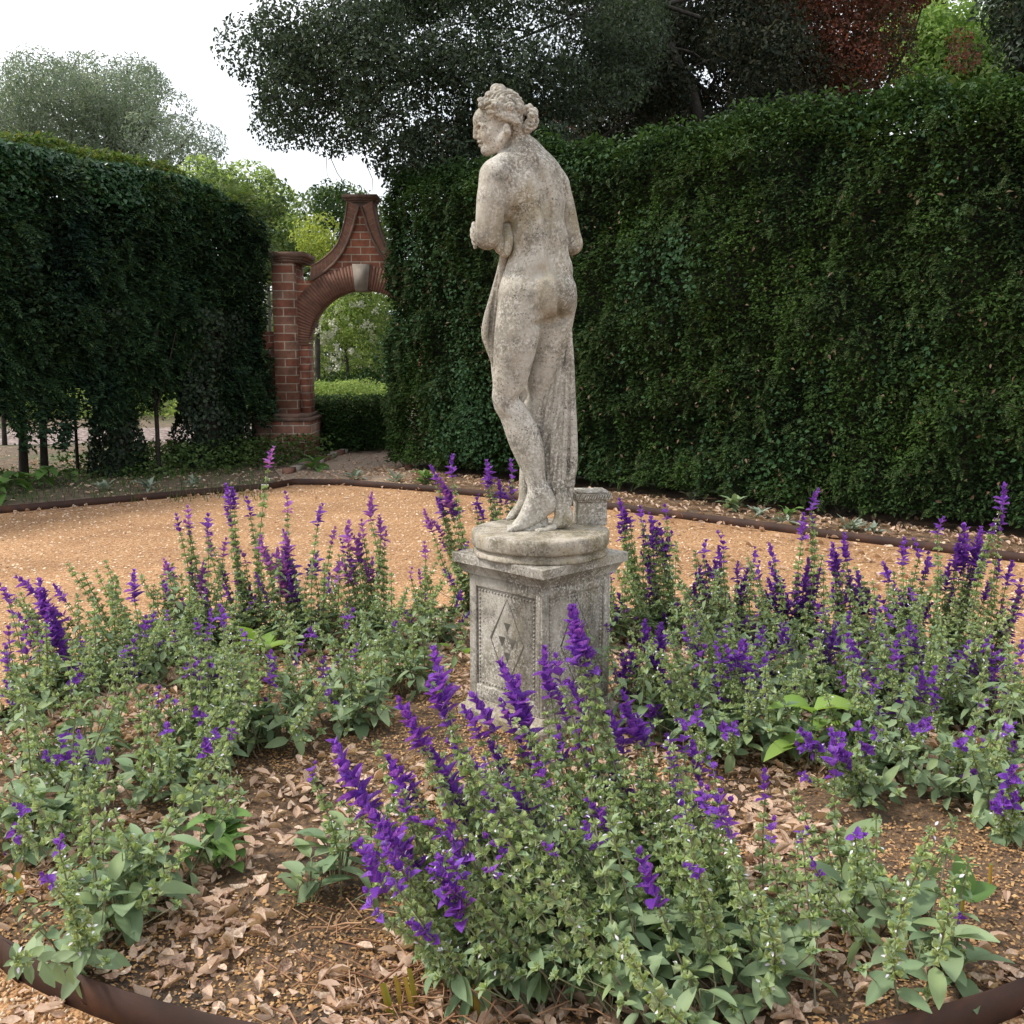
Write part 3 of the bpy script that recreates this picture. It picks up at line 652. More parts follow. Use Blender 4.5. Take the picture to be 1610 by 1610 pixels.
# bunch held by the elbow and cloth hanging down in front of the thigh
for pts in ([(793, 352, .04, 6), (790, 372, .0, 10), (787, 388, -.02, 9), (791, 398, -.015, 6)],
            [(799, 356, .03, 4), (800, 375, -.02, 7), (797, 394, -.03, 7), (794, 402, -.02, 4)],
            [(786, 362, .06, 6), (783, 382, .03, 8), (784, 394, .03, 5)]): ds.chain(pts, .006)
ds.chain([(793, 395, .02, 6), (788, 425, .045, 7), (778, 465, .07, 8), (769, 500, .08, 9), (765, 525, .085, 8.5), (769, 545, .09, 6.5), (774, 562, .09, 5), (776, 575, .09, 3)], .006)
ds.chain([(795, 398, .035, 6), (790, 440, .06, 8), (780, 490, .08, 11), (776, 530, .09, 10), (778, 560, .09, 8)], .004)
ds.chain([(800, 410, .07, 8), (793, 460, .11, 12), (786, 520, .12, 14), (784, 580, .12, 12), (788, 640, .10, 8)], .006)
# cloth falling behind the legs to the right, folds fanning from the hip
ds.chain([(797, 352, .03, 9), (797, 375, .01, 12), (796, 395, .02, 9)], .008)
base = [[(889, 500, .06, 10), (880, 560, .09, 22), (876, 640, .085, 30), (878, 700, .08, 30), (880, 745, .07, 26), (884, 790, .06, 16)],
        [(870, 520, .10, 16), (858, 580, .12, 22), (858, 650, .11, 22), (866, 720, .09, 20)],
        [(850, 500, .14, 16), (836, 560, .14, 19), (834, 610, .12, 19), (838, 650, .12, 16)]]
for c_ in base: ds.chain(c_, .02)
folds = [[(893, 508, .035, 5), (896, 560, .035, 6.5), (898, 640, .03, 8), (900, 700, .025, 8.5), (899, 742, .02, 8), (890, 762, .02, 8)],
         [(890, 515, .035, 4.5), (888, 590, .03, 6), (886, 660, .015, 8), (883, 720, .008, 8.5), (883, 765, .0, 8), (889, 800, -.0, 7), (886, 822, -.0, 8)],
         [(888, 520, .04, 4), (879, 590, .03, 6), (873, 650, .02, 7.5), (872, 710, .01, 8), (873, 750, .01, 8), (878, 785, .0, 7), (879, 822, -.005, 8)],
         [(884, 530, .05, 4), (870, 585, .045, 6), (860, 640, .04, 8), (857, 690, .04, 8), (862, 740, .03, 7), (868, 775, .02, 6)],
         [(860, 560, .06, 4), (850, 610, .06, 6), (846, 650, .06, 6)],
         [(846, 515, .05, 4), (838, 560, .045, 5), (834, 600, .05, 5)], [(856, 520, .05, 4), (848, 560, .05, 5), (842, 600, .06, 5)]]
for c_ in folds: ds.chain(c_, .005)
for g_ in ([(892, 530, 0, 1), (888, 570, 0, 1.6), (884, 640, 0, 2.2), (881, 700, 0, 2.4), (880, 762, 0, 2.4)], [(890, 545, 0, 1), (882, 600, 0, 1.6), (870, 655, 0, 2.2), (860, 700, 0, 2.4), (856, 715, 0, 2)],
           [(866, 605, 0, 1), (856, 640, 0, 1.8), (851, 672, 0, 2.2)], [(881, 650, 0, 1.2), (872, 700, 0, 1.8), (866, 755, 0, 2.2)], [(884, 690, 0, 1), (876, 740, 0, 1.8), (870, 785, 0, 2.2)],
           [(905, 752, 0, 1), (895, 760, 0, 2), (885, 772, 0, 2)], [(896, 560, 0, .8), (895, 640, 0, 1.4), (894, 740, 0, 1.6)],
           [(783, 430, 0, 1), (775, 480, 0, 1.8), (770, 530, 0, 2)], [(790, 358, 0, 1), (791, 380, 0, 2), (789, 398, 0, 2)], [(849, 520, 0, 1), (842, 560, 0, 1.8), (836, 600, 0, 2)]):
    ds.chain([(a_, b__, c__, d__ * 1.35) for a_, b__, c__, d__ in g_], .003, '-', True)
# cloth pooling round the supporting stone at the feet
for e in ((878, 822, -.01, 10, 10, 8), (892, 812, .0, 9, 12, 14), (866, 830, -.03, 9, 8, 5), (852, 834, -.05, 12, 8, 4.5), (838, 824, .0, 24, 14, 9), (848, 818, .01, 14, 12, 12), (884, 800, .02, 13, 14, 20), (830, 832, -.02, 14, 10, 5)): ds.ell(e[:3], e[3:], k=.01)
drap_me = ds.mesh('drapery', M['statue']); del ds

st = empty('garden_statue', (PX, PY, .72), 'weathered pale stone statue of a draped woman seen from behind on a round base', 'statue')
link('body', body_me, st); link('hair', hair_me, st); link('drapery', drap_me, st)
wb = lambda q, z: .004 * math.sin(3 * q + z * 40) + .003 * math.sin(7 * q)
b = MB(); b.lathe([(0, .752), (.255, .752), (.264, .755), (.268, .762), (.269, .800), (.266, .808), (.262, .811), (.2, .8125), (0, .813)], 72, (PX, PY), 0, wb); b.build('round_base', M['rough'], st, True)
b = MB(); b.lathe([(0, .7205), (.262, .7205), (.264, .728), (.258, .738), (.248, .745), (.250, .753), (0, .7525)], 72, (PX, PY), 0, lambda q, z: .012 * math.sin(5 * q + 1) + .010 * math.sin(11 * q) + .006 * math.sin(23 * q)); b.build('mortar_bed', M['rough'], st, False)
# little casket behind the heel
cx = S(929, 825, .10); Mx = Matrix.Translation((cx[0], cx[1] + .055, 0)) @ Matrix.Rotation(R(6), 4, 'Z')
b = MB(); b.box(-.060, .060, -.055, .055, .806, .900, 0, Mx); bev(b.build('casket', M['plinth'], st), .005)
b = MB(); b.box(-.060, .060, -.055, .055, .901, .912, 0, Mx); b.box(-.071, .071, -.066, .066, .913, .936, 0, Mx); b.box(-.062, .062, -.058, .058, .937, .945, 0, Mx); bev(b.build('casket_lid', M['plinth'], st), .007, 3)
b = MB()
for i in range(14):
    for s_ in (-1, 1):
        x = -.064 + .128 * i / 13; 
        b.tube([tuple(Mx @ Vector((x, s_ * .067, .914))), tuple(Mx @ Vector((x + .006, s_ * .0695, .925))), tuple(Mx @ Vector((x + .010, s_ * .066, .936)))], .0042, 6)
        b.tube([tuple(Mx @ Vector((s_ * .072, x * .93, .914))), tuple(Mx @ Vector((s_ * .0745, x * .93 + .006, .925))), tuple(Mx @ Vector((s_ * .071, x * .93 + .01, .936)))], .0042, 6)
b.build('lid_moulding', M['plinth'], st, True)
# ------------------------------------------------------------------ hedges, trees and shrubs
def leafcloud(b, T, pos, nrm, size, mat=0, jitter=.8, droop=.3):
    n = len(pos); nn = nrm + rvec(n) * jitter; d = np.cross(nn, rvec(n)); d[:, 2] -= droop * np.linalg.norm(d, axis=1); d += nrm * .35
    b.inst(T, pos, basis(d, nn), size, mat)
def hedge_face(b, A, B, z0, z1, n, size, nz, bumpy=.14, T=LEAF, cut=None, mat=0, zr=.3):
    A, B = np.array(A, float), np.array(B, float); t = B - A; L = np.linalg.norm(t); nrm = np.array([t[1], -t[0], 0]) / L if True else None
    u = rng.uniform(0, 1, n); v = rng.uniform(0, 1, n)
    p = np.stack([A[0] + t[0] * u, A[1] + t[1] * u, z0 + (z1 - z0) * v], 1)
    c = nz(p * 1.0); c2 = nz(p * 3.1 + 5)
    p[:, :3] += nrm[None] * ((c * .5 + c2 * .5) * bumpy + rng.uniform(-.10, .05, n))[:, None]
    edge = np.clip((p[:, 2] - (z1 - zr)) / zr, 0, 1); p -= nrm[None] * (edge ** 2 * zr * .8)[:, None]
    if cut is not None: k = cut(p); p = p[k]
    m_ = len(p); d = nrm[None] * .9 + rng.normal(0, .6, (m_, 3)) * np.array([1, 1, .55]); nn = np.array([[0, 0, .85]]) + nrm[None] * .55 + rng.normal(0, .38, (m_, 3)); b.inst(T, p, basis(d, nn), rng.uniform(.6, 1.4, m_) * size, mat)
def hedge_top(b, A, B, nrm, th, z1, n, size, nz, cut=None, mat=0):
    A, B = np.array(A, float), np.array(B, float); t = B - A; u = rng.uniform(0, 1, n); v = rng.uniform(0, 1, n)
    p = np.stack([A[0] + t[0] * u - nrm[0] * th * v, A[1] + t[1] * u - nrm[1] * th * v, np.full(n, z1)], 1)
    p[:, 2] += nz(p * 1.3) * .07 + rng.uniform(-.1, .10, n) ** 1 - .25 * np.clip(1 - v / .15, 0, 1) ** 2
    if cut is not None: p = p[cut(p)]
    leafcloud(b, LEAF, p, np.repeat([[0, 0, 1.]], len(p), 0), rng.uniform(.7, 1.3, len(p)) * size, mat)

def sprays(b, A, B, z0, z1, n, size, nz, bumpy, mat, cut=None, out=.10):
    A, B = np.array(A, float), np.array(B, float); t = B - A; L = np.linalg.norm(t); nr = np.array([t[1], -t[0], 0]) / L
    u, v = rng.uniform(0, 1, n), rng.uniform(0, 1, n); p = np.stack([A[0] + t[0] * u, A[1] + t[1] * u, z0 + (z1 - z0) * v], 1)
    gate = nz(p * 1.7 + 3) + nz(p * 4.3) * .6 + rng.normal(0, .5, n); k = gate > -.35; p = p[k]
    if cut is not None: p = p[cut(p)]
    n = len(p); c = nz(p * 1.0) * .5 + nz(p * 3.1 + 5) * .5; edge = np.clip((p[:, 2] - (z1 - .3)) / .3, 0, 1)
    p += nr[None] * (c * bumpy + rng.uniform(-.04, out, n) - edge ** 2 * .24)[:, None]
    d = nr[None] * rng.uniform(.4, 1.1, n)[:, None] + rng.normal(0, .45, (n, 3)) + np.array([0, 0, -.1]); nn = np.array([[0, 0, 1.]]) + nr[None] * .35 + rng.normal(0, .28, (n, 3))
    b.inst(SPRIG, p, basis(d, nn), rng.uniform(.6, 1.3, n) * size, mat)
# --- right hedge
HA, HB, HZ, HT = (-1.56, 12.97), (6.6, 5.75), 3.56, 1.5
M['yew'] = mat_leaf('yew_leaf', [(.019, .040, .013), (.030, .062, .018), (.020, .044, .018), (.044, .084, .022), (.013, .027, .010)], .12, .7, patch=(.050, .095, .020), pscale=1.1, spec=.12)
M['spray'] = mat_leaf('yew_spray', [(.034, .064, .018), (.056, .098, .025), (.076, .125, .032), (.014, .032, .014), (.055, .085, .030), (.05, .05, .025)], .2, .65, spec=.12)
M['yewtop'] = mat_leaf('yew_tip', [(.03, .07, .018), (.05, .10, .02), (.025, .055, .02)], .3, .55)
M['ivy'] = mat_leaf('ivy_leaf', [(.022, .062, .022), (.034, .085, .026), (.016, .045, .018)], .15, .6, spec=.15)
M['ivyl'] = mat_leaf('glossy_ivy_leaf', [(.03, .085, .035), (.05, .12, .04), (.022, .06, .025)], .15, .38, spec=.5)
M['dead'] = mat_leaf('dead_sprig', [(.09, .055, .03), (.14, .09, .05)], .1)
o = empty('yew_hedge', (2.6, 9.3, 0), 'tall dark clipped hedge running along the right behind the statue', 'hedge')
nzh = SN(3, 2.6)
tv = np.array(HB) - np.array(HA); tv /= np.linalg.norm(tv); nv = np.array([tv[1], -tv[0]])      # faces the garden
def solid(name, poly, z0, z1, mat, parent):
    n = len(poly); me = bpy.data.meshes.new(name); me.from_pydata([(x, y, z0) for x, y in poly] + [(x, y, z1) for x, y in poly], [], [list(range(n))[::-1], [n + i for i in range(n)]] + [[i, (i + 1) % n, n + (i + 1) % n, n + i] for i in range(n)]); me.materials.append(mat); return link(name, me, parent)
i_ = .32; q = lambda P_, a, c: (P_[0] - nv[0] * a + tv[0] * c, P_[1] - nv[1] * a + tv[1] * c)
hole = G(1312, 690, 0)
# added core that blocks light, in blocks leaving the small see-through hole
hx = np.array(P(1314, 690, 9.1))[:2]; du = float((hx - np.array(HA)) @ tv)
Lh = float(np.linalg.norm(np.array(HB) - np.array(HA)))
HOLE = np.array(P(1314, 690, HA[1] + tv[1] * du))
solid('light_block_core', [q(HA, i_, .32), q(HA, i_, du - .09), q(HA, HT - i_, du - .09), q(HA, HT - i_, .32)], .1, HZ - .25, M['core'], o)
solid('light_block_core', [q(HA, i_, du + .09), q(HA, i_, Lh), q(HA, HT - i_, Lh), q(HA, HT - i_, du + .09)], .1, HZ - .25, M['core'], o)
solid('light_block_core', [q(HA, i_, du - .089), q(HA, i_, du + .089), q(HA, HT - i_, du + .089), q(HA, HT - i_, du - .089)], HOLE[2] + .06, HZ - .251, M['core'], o)
b = MB()
def holecut(p):
    u = (p[:, 0] - HA[0]) * tv[0] + (p[:, 1] - HA[1]) * tv[1]
    return ~(((np.abs(u - du) < .085 + .03 * np.sin(p[:, 2] * 40)) & (np.abs(p[:, 2] - HOLE[2]) < .045)))
hedge_face(b, HA, HB, .12, HZ, 200000, .043, nzh, .13, cut=holecut)
hedge_face(b, q(HA, HT, 0), HA, .08, HZ, 26000, .05, nzh, .07)
p_n = np.array([nv[0], nv[1], 0]); hedge_top(b, HA, HB, nv, HT, HZ, 36000, .06, nzh)
hedge_top(b, HA, HB, nv, HT * .5, HZ + .05, 9000, .06, nzh, mat=1)
sprays(b, HA, HB, .12, HZ, 20000, .095, nzh, .13, 4, holecut, .07)
# ivy patches on the face and lighter tips
u = rng.uniform(0, Lh, 60000); z = rng.uniform(.2, HZ - .1, 60000); pp = np.stack([HA[0] + tv[0] * u, HA[1] + tv[1] * u, z], 1)
k = (SN(9, 1.6)(pp) + rng.normal(0, .55, len(pp)) > 1.15); pp = pp[k] + np.array([nv[0], nv[1], 0]) * (rng.uniform(.05, .16, k.sum()) + nzh(pp[k]) * .12)[:, None]
leafcloud(b, LEAFW, pp, np.repeat([[nv[0], nv[1], .3]], len(pp), 0), rng.uniform(.032, .060, len(pp)), 2, .7)
u = rng.uniform(0, Lh, 500); pp = np.stack([HA[0] + tv[0] * u, HA[1] + tv[1] * u, rng.uniform(.2, HZ * .8, 500)], 1) + np.array([nv[0], nv[1], 0]) * .1
leafcloud(b, LEAF, pp, np.repeat([[nv[0], nv[1], .3]], len(pp), 0), rng.uniform(.03, .06, len(pp)), 3, .9)
b.build('foliage', [M['yew'], M['yewtop'], M['ivy'], M['dead'], M['spray']], o)
for c in np.arange(.7, Lh, 1.05):
    b = MB(); p0 = q(HA, .55 + .2 * math.sin(c * 5), c); b.tube([(p0[0], p0[1], -.05), (p0[0] + .03, p0[1], .3), (p0[0] - .02, p0[1] + .03, .9)], [.09, .07, .06], 7); b.build('trunk', M['trunk'], o)

# --- left hedge on bare trunks
LA, LB, LZ = (-7.6, 7.45), (-3.42, 14.05), 3.55
M['ltop'] = mat_leaf('sunlit_tip', [(.08, .14, .03), (.11, .18, .04), (.055, .10, .03), (.15, .16, .04)], .4, .55)  # sunlight on the hedge top put into a lighter leaf colour
M['yewl'] = mat_leaf('left_yew_leaf', [(.016, .040, .020), (.026, .060, .027), (.038, .082, .033), (.012, .028, .015), (.055, .10, .034)], .15, .6, patch=(.016, .040, .026), pscale=1.1)
o = empty('yew_hedge', (-5.4, 11, 0), 'tall dark hedge on bare trunks at the left with sunlit yellowish green top', 'hedge')
t2 = np.array(LB) - np.array(LA); L2 = float(np.linalg.norm(t2)); t2 /= L2; n2 = np.array([t2[1], -t2[0]]); q2 = lambda a, c: (LA[0] - n2[0] * a + t2[0] * c, LA[1] - n2[1] * a + t2[1] * c)
solid('light_block_core', [q2(.4, 0), q2(.4, L2 - .5), q2(1.1, L2 - .5), q2(1.1, 0)], 1.05, LZ - .35, M['core'], o)  # dark solid added behind the leaves to stop light coming through
def lcut(p):
    u = (p[:, 0] - LA[0]) * t2[0] + (p[:, 1] - LA[1]) * t2[1]
    zb = .58 + .12 * np.sin(u * 2.1 + 1) + .12 * np.sin(u * 5.3) + .08 * np.sin(u * 13)
    zt = LZ - .62 * np.clip((u - (L2 - 1.5)) / 1.5, 0, 1) ** 2.2
    lowp = np.clip((p[:, 2] - zb) / .45, 0, 1)
    return (p[:, 2] > zb) & (rng.uniform(0, 1, len(p)) < .25 + .75 * lowp) & (p[:, 2] < zt + .08)
nz2 = SN(21, 2.3); b = MB()
hedge_face(b, LA, LB, .35, LZ, 95000, .075, nz2, .22, cut=lcut)
hedge_face(b, (LB[0] + .1, LB[1] + .1), q2(1.6, L2), .5, LZ - .4, 20000, .07, nz2, .12, cut=lcut)
hedge_face(b, q2(1.6, L2), q2(1.6, 0), .9, LZ, 22000, .08, nz2, .18, cut=lcut)
def tcut(p):
    u = (p[:, 0] - LA[0]) * t2[0] + (p[:, 1] - LA[1]) * t2[1]; p[:, 2] -= .62 * np.clip((u - (L2 - 1.5)) / 1.5, 0, 1) ** 2.2; return p[:, 2] > 0
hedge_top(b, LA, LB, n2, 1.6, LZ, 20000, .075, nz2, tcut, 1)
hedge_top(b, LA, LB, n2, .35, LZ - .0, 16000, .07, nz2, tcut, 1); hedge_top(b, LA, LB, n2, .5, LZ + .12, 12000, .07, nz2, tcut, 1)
# ivy over the far top corner
n = 9000; u = rng.uniform(L2 - 4.2, L2 - .2, n); z = LZ - .62 * np.clip((u - (L2 - 1.5)) / 1.5, 0, 1) ** 2.2 - np.abs(rng.normal(0, .22, n)) + .05
pp = np.stack([LA[0] + t2[0] * u, LA[1] + t2[1] * u, z], 1) + np.array([n2[0], n2[1], 0]) * (rng.uniform(-.05, .10, n) + nz2(np.stack([u, z, z], 1)) * .08)[:, None]
leafcloud(b, LEAFW, pp, np.repeat([[n2[0], n2[1], .8]], n, 0), rng.uniform(.05, .085, n), 2, .5)
M['sprayl'] = mat_leaf('left_yew_spray', [(.020, .050, .024), (.032, .072, .030), (.048, .095, .034), (.015, .036, .020), (.07, .12, .04)], .25, .55, spec=.2)
sprays(b, LA, LB, .6, LZ, 15000, .17, nz2, .22, 3, lcut)
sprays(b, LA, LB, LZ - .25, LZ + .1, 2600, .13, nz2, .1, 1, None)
b.build('foliage', [M['yewl'], M['ltop'], M['ivyl'], M['sprayl']], o)
M['ivytrunk'] = mat_leaf('dark_ivy', [(.010, .022, .012), (.016, .034, .016), (.03, .05, .02)], .1, .5)
for (px, py, r, ivy) in ((55, 752, .07, 0), (88, 752, .06, 0), (140, 745, .028, 0), (205, 748, .19, 1), (268, 745, .04, 0), (340, 735, .26, 1), (380, 725, .20, 1), (20, 700, .05, 0), (-60, 770, .12, 1), (-160, 800, .1, 0)):
    g = G(px, py); g.x -= n2[0] * .22; g.y -= n2[1] * .22; b = MB(); b.tube([(g.x, g.y, -.05), (g.x + r * .3, g.y, .5), (g.x - r * .2, g.y + .05, 1.1), (g.x + random.uniform(-.15, .15), g.y + .05, 1.8)], [r * .85, r * .65, r * .6, r * .5], 8)
    b.tube([(g.x, g.y, .75), (g.x + .14, g.y + .03, 1.15), (g.x + .3, g.y, 1.7)], [r * .35, r * .3, r * .15], 5)
    tr = b.build('trunk', M['trunk'], o)
    if ivy:
        n = 5000; a = rng.uniform(0, 6.28, n); z = rng.uniform(0, 2.0, n); rr = r * (1.0 + .35 * np.sin(z * 5 + a * 2)) + rng.uniform(0, .09, n)
        pp = np.stack([g.x + rr * np.cos(a), g.y + rr * np.sin(a), z], 1); b = MB(); leafcloud(b, LEAFW, pp, np.stack([np.cos(a), np.sin(a), a * 0], 1), rng.uniform(.04, .075, n), 0, .5); iv = b.build('ivy_cover', M['ivytrunk'], o)

# --- trees: trunk, limbs and a crown of leaf clumps
def crown_pts(n, c, r, flat=1., shell=.45):
    v = rvec(n) * (rng.uniform(shell, 1, n) ** (1 / 2.2))[:, None] * r; v[:, 2] *= flat; return v + np.array(c), v
def tree(name, label, cat, base, trunk, limbs, clumps, leafn, leafsz, mats, T=LEAF, group=None, bark='trunk', flat=.75, mixf=None, droop=.35):
    o = empty(name, base, label, cat, group)
    b = MB(); b.tube(trunk[0], trunk[1], 9); b.build('trunk', M[bark], o)
    if limbs:
        b = MB()
        for pts, r0, r1 in limbs: b.tube(pts, list(np.linspace(r0, r1, len(pts))), 6)
        b.build('limbs', M[bark], o)
    b = MB()
    for i, (c, r) in enumerate(clumps):
        n = int(leafn * (r / .5) ** 2); p, v = crown_pts(n, c, r, flat)
        leafcloud(b, T, p, v / (np.linalg.norm(v, axis=1, keepdims=True) + 1e-6) + np.array([0, 0, .3]), rng.uniform(.65, 1.35, n) * leafsz, mixf(i) if mixf else 0, .9, droop)
    b.build('crown', mats, o); return o
def bend(a, b_, sag=.15, n=5, j=.06):
    a, b_ = Vector(a), Vector(b_); L = (b_ - a).length
    return [a.lerp(b_, i / (n - 1)) + Vector((random.uniform(-j, j) * L * .5, random.uniform(-j, j) * L * .5, -sag * L * math.sin(math.pi * i / (n - 1)) + random.uniform(-j, j) * L * .3)) * (1 if 0 < i < n - 1 else 0) for i in range(n)]
def inpoly(x, y, poly):
    c = False; n = len(poly)
    for i in range(n):
        x1, y1 = poly[i]; x2, y2 = poly[i - 1]
        if (y1 > y) != (y2 > y) and x < (x2 - x1) * (y - y1) / (y2 - y1) + x1: c = not c
    return c
def fill(poly, n, Y0, Y1, r0, r1, seed):
    r_ = random.Random(seed); out = []; xs = [p[0] for p in poly]; ys = [p[1] for p in poly]
    while len(out) < n:
        x, y = r_.uniform(min(xs), max(xs)), r_.uniform(min(ys), max(ys))
        if inpoly(x, y, poly): out.append((tuple(P(x, y, r_.uniform(Y0, Y1))), r_.uniform(r0, r1)))
    return out

# evergreen oak whose crown overhangs the arch
M['oak'] = mat_leaf('oak_leaf', [(.024, .038, .022), (.036, .056, .030), (.052, .080, .040), (.016, .027, .016), (.08, .115, .065)], .32, .5, spec=.3)
poly = [(400, 60), (425, 25), (470, 12), (500, 40), (545, 30), (560, -60), (760, -130), (1010, -130), (1010, 150), (960, 230), (860, 250), (700, 262), (640, 262), (598, 232), (560, 214), (520, 224), (478, 224), (440, 200), (418, 165), (410, 120)]
cl = fill(poly, 128, 12.6, 15.2, .30, .60, 5)
cl += [(tuple(P(*a)), r) for *a, r in ((395, 70, 13.2, .18), (402, 110, 13.3, .2), (430, 40, 13.2, .25), (445, 195, 13.2, .25), (480, 215, 13.4, .22), (515, 222, 13.4, .25), (415, 160, 13.3, .2), (470, 30, 13.2, .3), (505, 60, 13.5, .3), (560, 205, 13.4, .22), (590, 235, 13.4, .22), (540, 235, 13.5, .15), (460, 90, 13.2, .35), (450, 140, 13.2, .32), (612, 262, 13.6, .2), (655, 275, 13.4, .25), (700, 270, 13.4, .3), (745, 262, 13.4, .3), (630, 280, 13.6, .22), (680, 285, 13.5, .22), (725, 290, 13.5, .22), (760, 285, 13.5, .25))]
tb = P(1140, 200, 15.5)
limbs = [(bend((tb.x - .3 - .04 * (x % 7), tb.y, 4.6 + (x * 7 % 31) / 10), P(x, y, yy), -.04, 7, .16), .03, .006) for x, y, yy in ((420, 60, 13.3), (450, 180, 13.4), (640, 60, 13.4), (780, 120, 13.4), (900, 170, 13.8), (620, 230, 13.6), (500, 40, 13.5))]
limbs += [(bend(P(570, 200, 13.4), P(585, 300, 13.6), .12, 5, .1), .008, .003), (bend(P(515, 230, 13.4), P(545, 292, 13.6), .15, 5, .1), .006, .003), (bend(P(508, 225, 13.4), P(520, 285, 13.6), .1, 5, .1), .005, .002)]
tree('evergreen_oak', 'dark evergreen oak with small leaves whose crown hangs out over the brick arch', 'tree', (tb.x, tb.y, 0), ([(tb.x, tb.y, -.1), (tb.x + .05, tb.y, 2.5), (tb.x - .15, tb.y, 4), (tb.x - .55, tb.y - .2, 5.2), (tb.x - 1.1, tb.y, 6.3)], [.20, .13, .10, .08, .04]), limbs, cl, 760, .062, [M['oak']])

# dark conifer-like mass and copper beech behind the right hedge
M['darkleaf'] = mat_leaf('dark_leaf', [(.012, .018, .011), (.018, .026, .015), (.026, .034, .018), (.040, .040, .020)], .15, .6, spec=.15)
poly = [(930, -60), (1240, -60), (1230, 120), (1300, 190), (1160, 230), (1000, 260), (930, 250)]
cl = fill(poly, 82, 15.8, 19.5, .4, .8, 8) + fill([(985, 60), (1240, 40), (1260, 190), (1000, 235)], 26, 14.8, 15.6, .22, .42, 77); tb = P(1110, 240, 17)
limbs = [(bend((tb.x, tb.y, z), P(x, y, yy), -.04, 7, .14), .035, .006) for x, y, yy, z in ((1040, 70, 15.8, 4.4), (960, 120, 16, 4.5), (1200, 20, 16, 5), (1230, 90, 16.2, 4.6), (1060, 170, 15.8, 4), (1010, 180, 15.8, 3.9), (1150, -20, 16, 5.5), (980, 20, 15.8, 5.5), (1240, 170, 15.9, 4.2))]
limbs += [(bend(P(1120, 110, 15.7), P(1035, 75, 15.5), -.12, 6), .03, .012), (bend(P(1115, 95, 15.7), P(1075, 105, 15.5), .05, 5), .02, .008)]
tree('dark_tree', 'dark shaded tree with bare crossing branches behind the statue and hedge', 'tree', (tb.x, tb.y, 0), ([(tb.x + .3, tb.y, -.1), (tb.x + .22, tb.y, 3), (tb.x + .05, tb.y, 4.2), (tb.x - .3, tb.y, 5.2), (tb.x - .55, tb.y, 7)], [.15, .12, .09, .05, .02]), limbs, cl, 430, .08, [M['darkleaf']], bark='trunk')
M['coppergreen'] = mat_leaf('bronze_green_leaf', [(.03, .035, .015), (.07, .06, .022), (.11, .05, .02), (.02, .022, .012)], .35, .55)
M['copper'] = mat_leaf('copper_leaf', [(.10, .030, .020), (.15, .045, .028), (.06, .024, .016), (.22, .065, .032), (.045, .026, .016)], .4, .5)
poly = [(1210, -60), (1500, -60), (1450, -10), (1405, 20), (1385, 100), (1410, 140), (1370, 170), (1250, 200), (1180, 160), (1200, 60)]
cl = fill(poly, 85, 17.2, 20, .35, .75, 9) + fill([(640, 255), (700, 262), (700, 290), (660, 295)], 8, 17.5, 19, .2, .3, 3) + fill([(880, 205), (930, 215), (930, 240), (890, 240)], 8, 17.5, 19, .25, .35, 4) + fill([(1490, 50), (1530, 60), (1530, 100), (1500, 100)], 5, 19.5, 21, .2, .3, 5)
cl += fill([(640, 200), (1300, 150), (1300, 260), (640, 290)], 45, 19, 21, .3, .6, 19)
tb = P(1345, 170, 18.5)
tree('copper_beech', 'copper beech with dark red leaves behind the right hedge', 'tree', (tb.x, tb.y, 0), ([(tb.x, tb.y, -.1), (tb.x, tb.y, 4), (tb.x - .1, tb.y, 6), (tb.x + .2, tb.y, 9)], [.16, .13, .10, .05]), [(bend((tb.x, tb.y, 4.6), P(x, y, 18.4), -.05, 5), .05, .012) for x, y in ((1250, 40), (1300, -20), (1400, 60), (1450, 10), (1270, 140), (1420, 120))], cl, 400, .075, [M['copper'], M['coppergreen']], bark='trunk', mixf=lambda i: int(i % 5 in (1, 3)))
M['maple'] = mat_leaf('maple_leaf', [(.18, .30, .07), (.26, .38, .10), (.12, .22, .06), (.34, .44, .16)], .5, .5)
cl = fill([(1420, 20), (1620, 20), (1640, 140), (1430, 120)], 42, 22, 25, .45, .9, 11); tb = P(1500, 170, 23.5)
tree('maple_tree', 'bright sunlit pale green tree seen through the gap at the top right', 'tree', (tb.x, tb.y, 0), ([(tb.x, tb.y, -.1), (tb.x, tb.y, 6), (tb.x + .3, tb.y, 9)], [.2, .16, .06]), [], cl, 380, .13, [M['maple']], bark='branch')
cl = fill([(1590, -60), (1720, -60), (1720, 140), (1640, 130), (1610, 80), (1590, 20)], 30, 12.5, 14.5, .3, .5, 12); tb = P(1660, 150, 13.6)
tree('laurel_tree', 'dark green tree top leaning in at the upper right corner', 'tree', (tb.x, tb.y, 0), ([(tb.x, tb.y, -.1), (tb.x, tb.y, 4), (tb.x - .2, tb.y, 6)], [.15, .12, .05]), [], cl, 420, .085, [M['darkleaf'], M['oak']], bark='trunk', mixf=lambda i: i % 2)

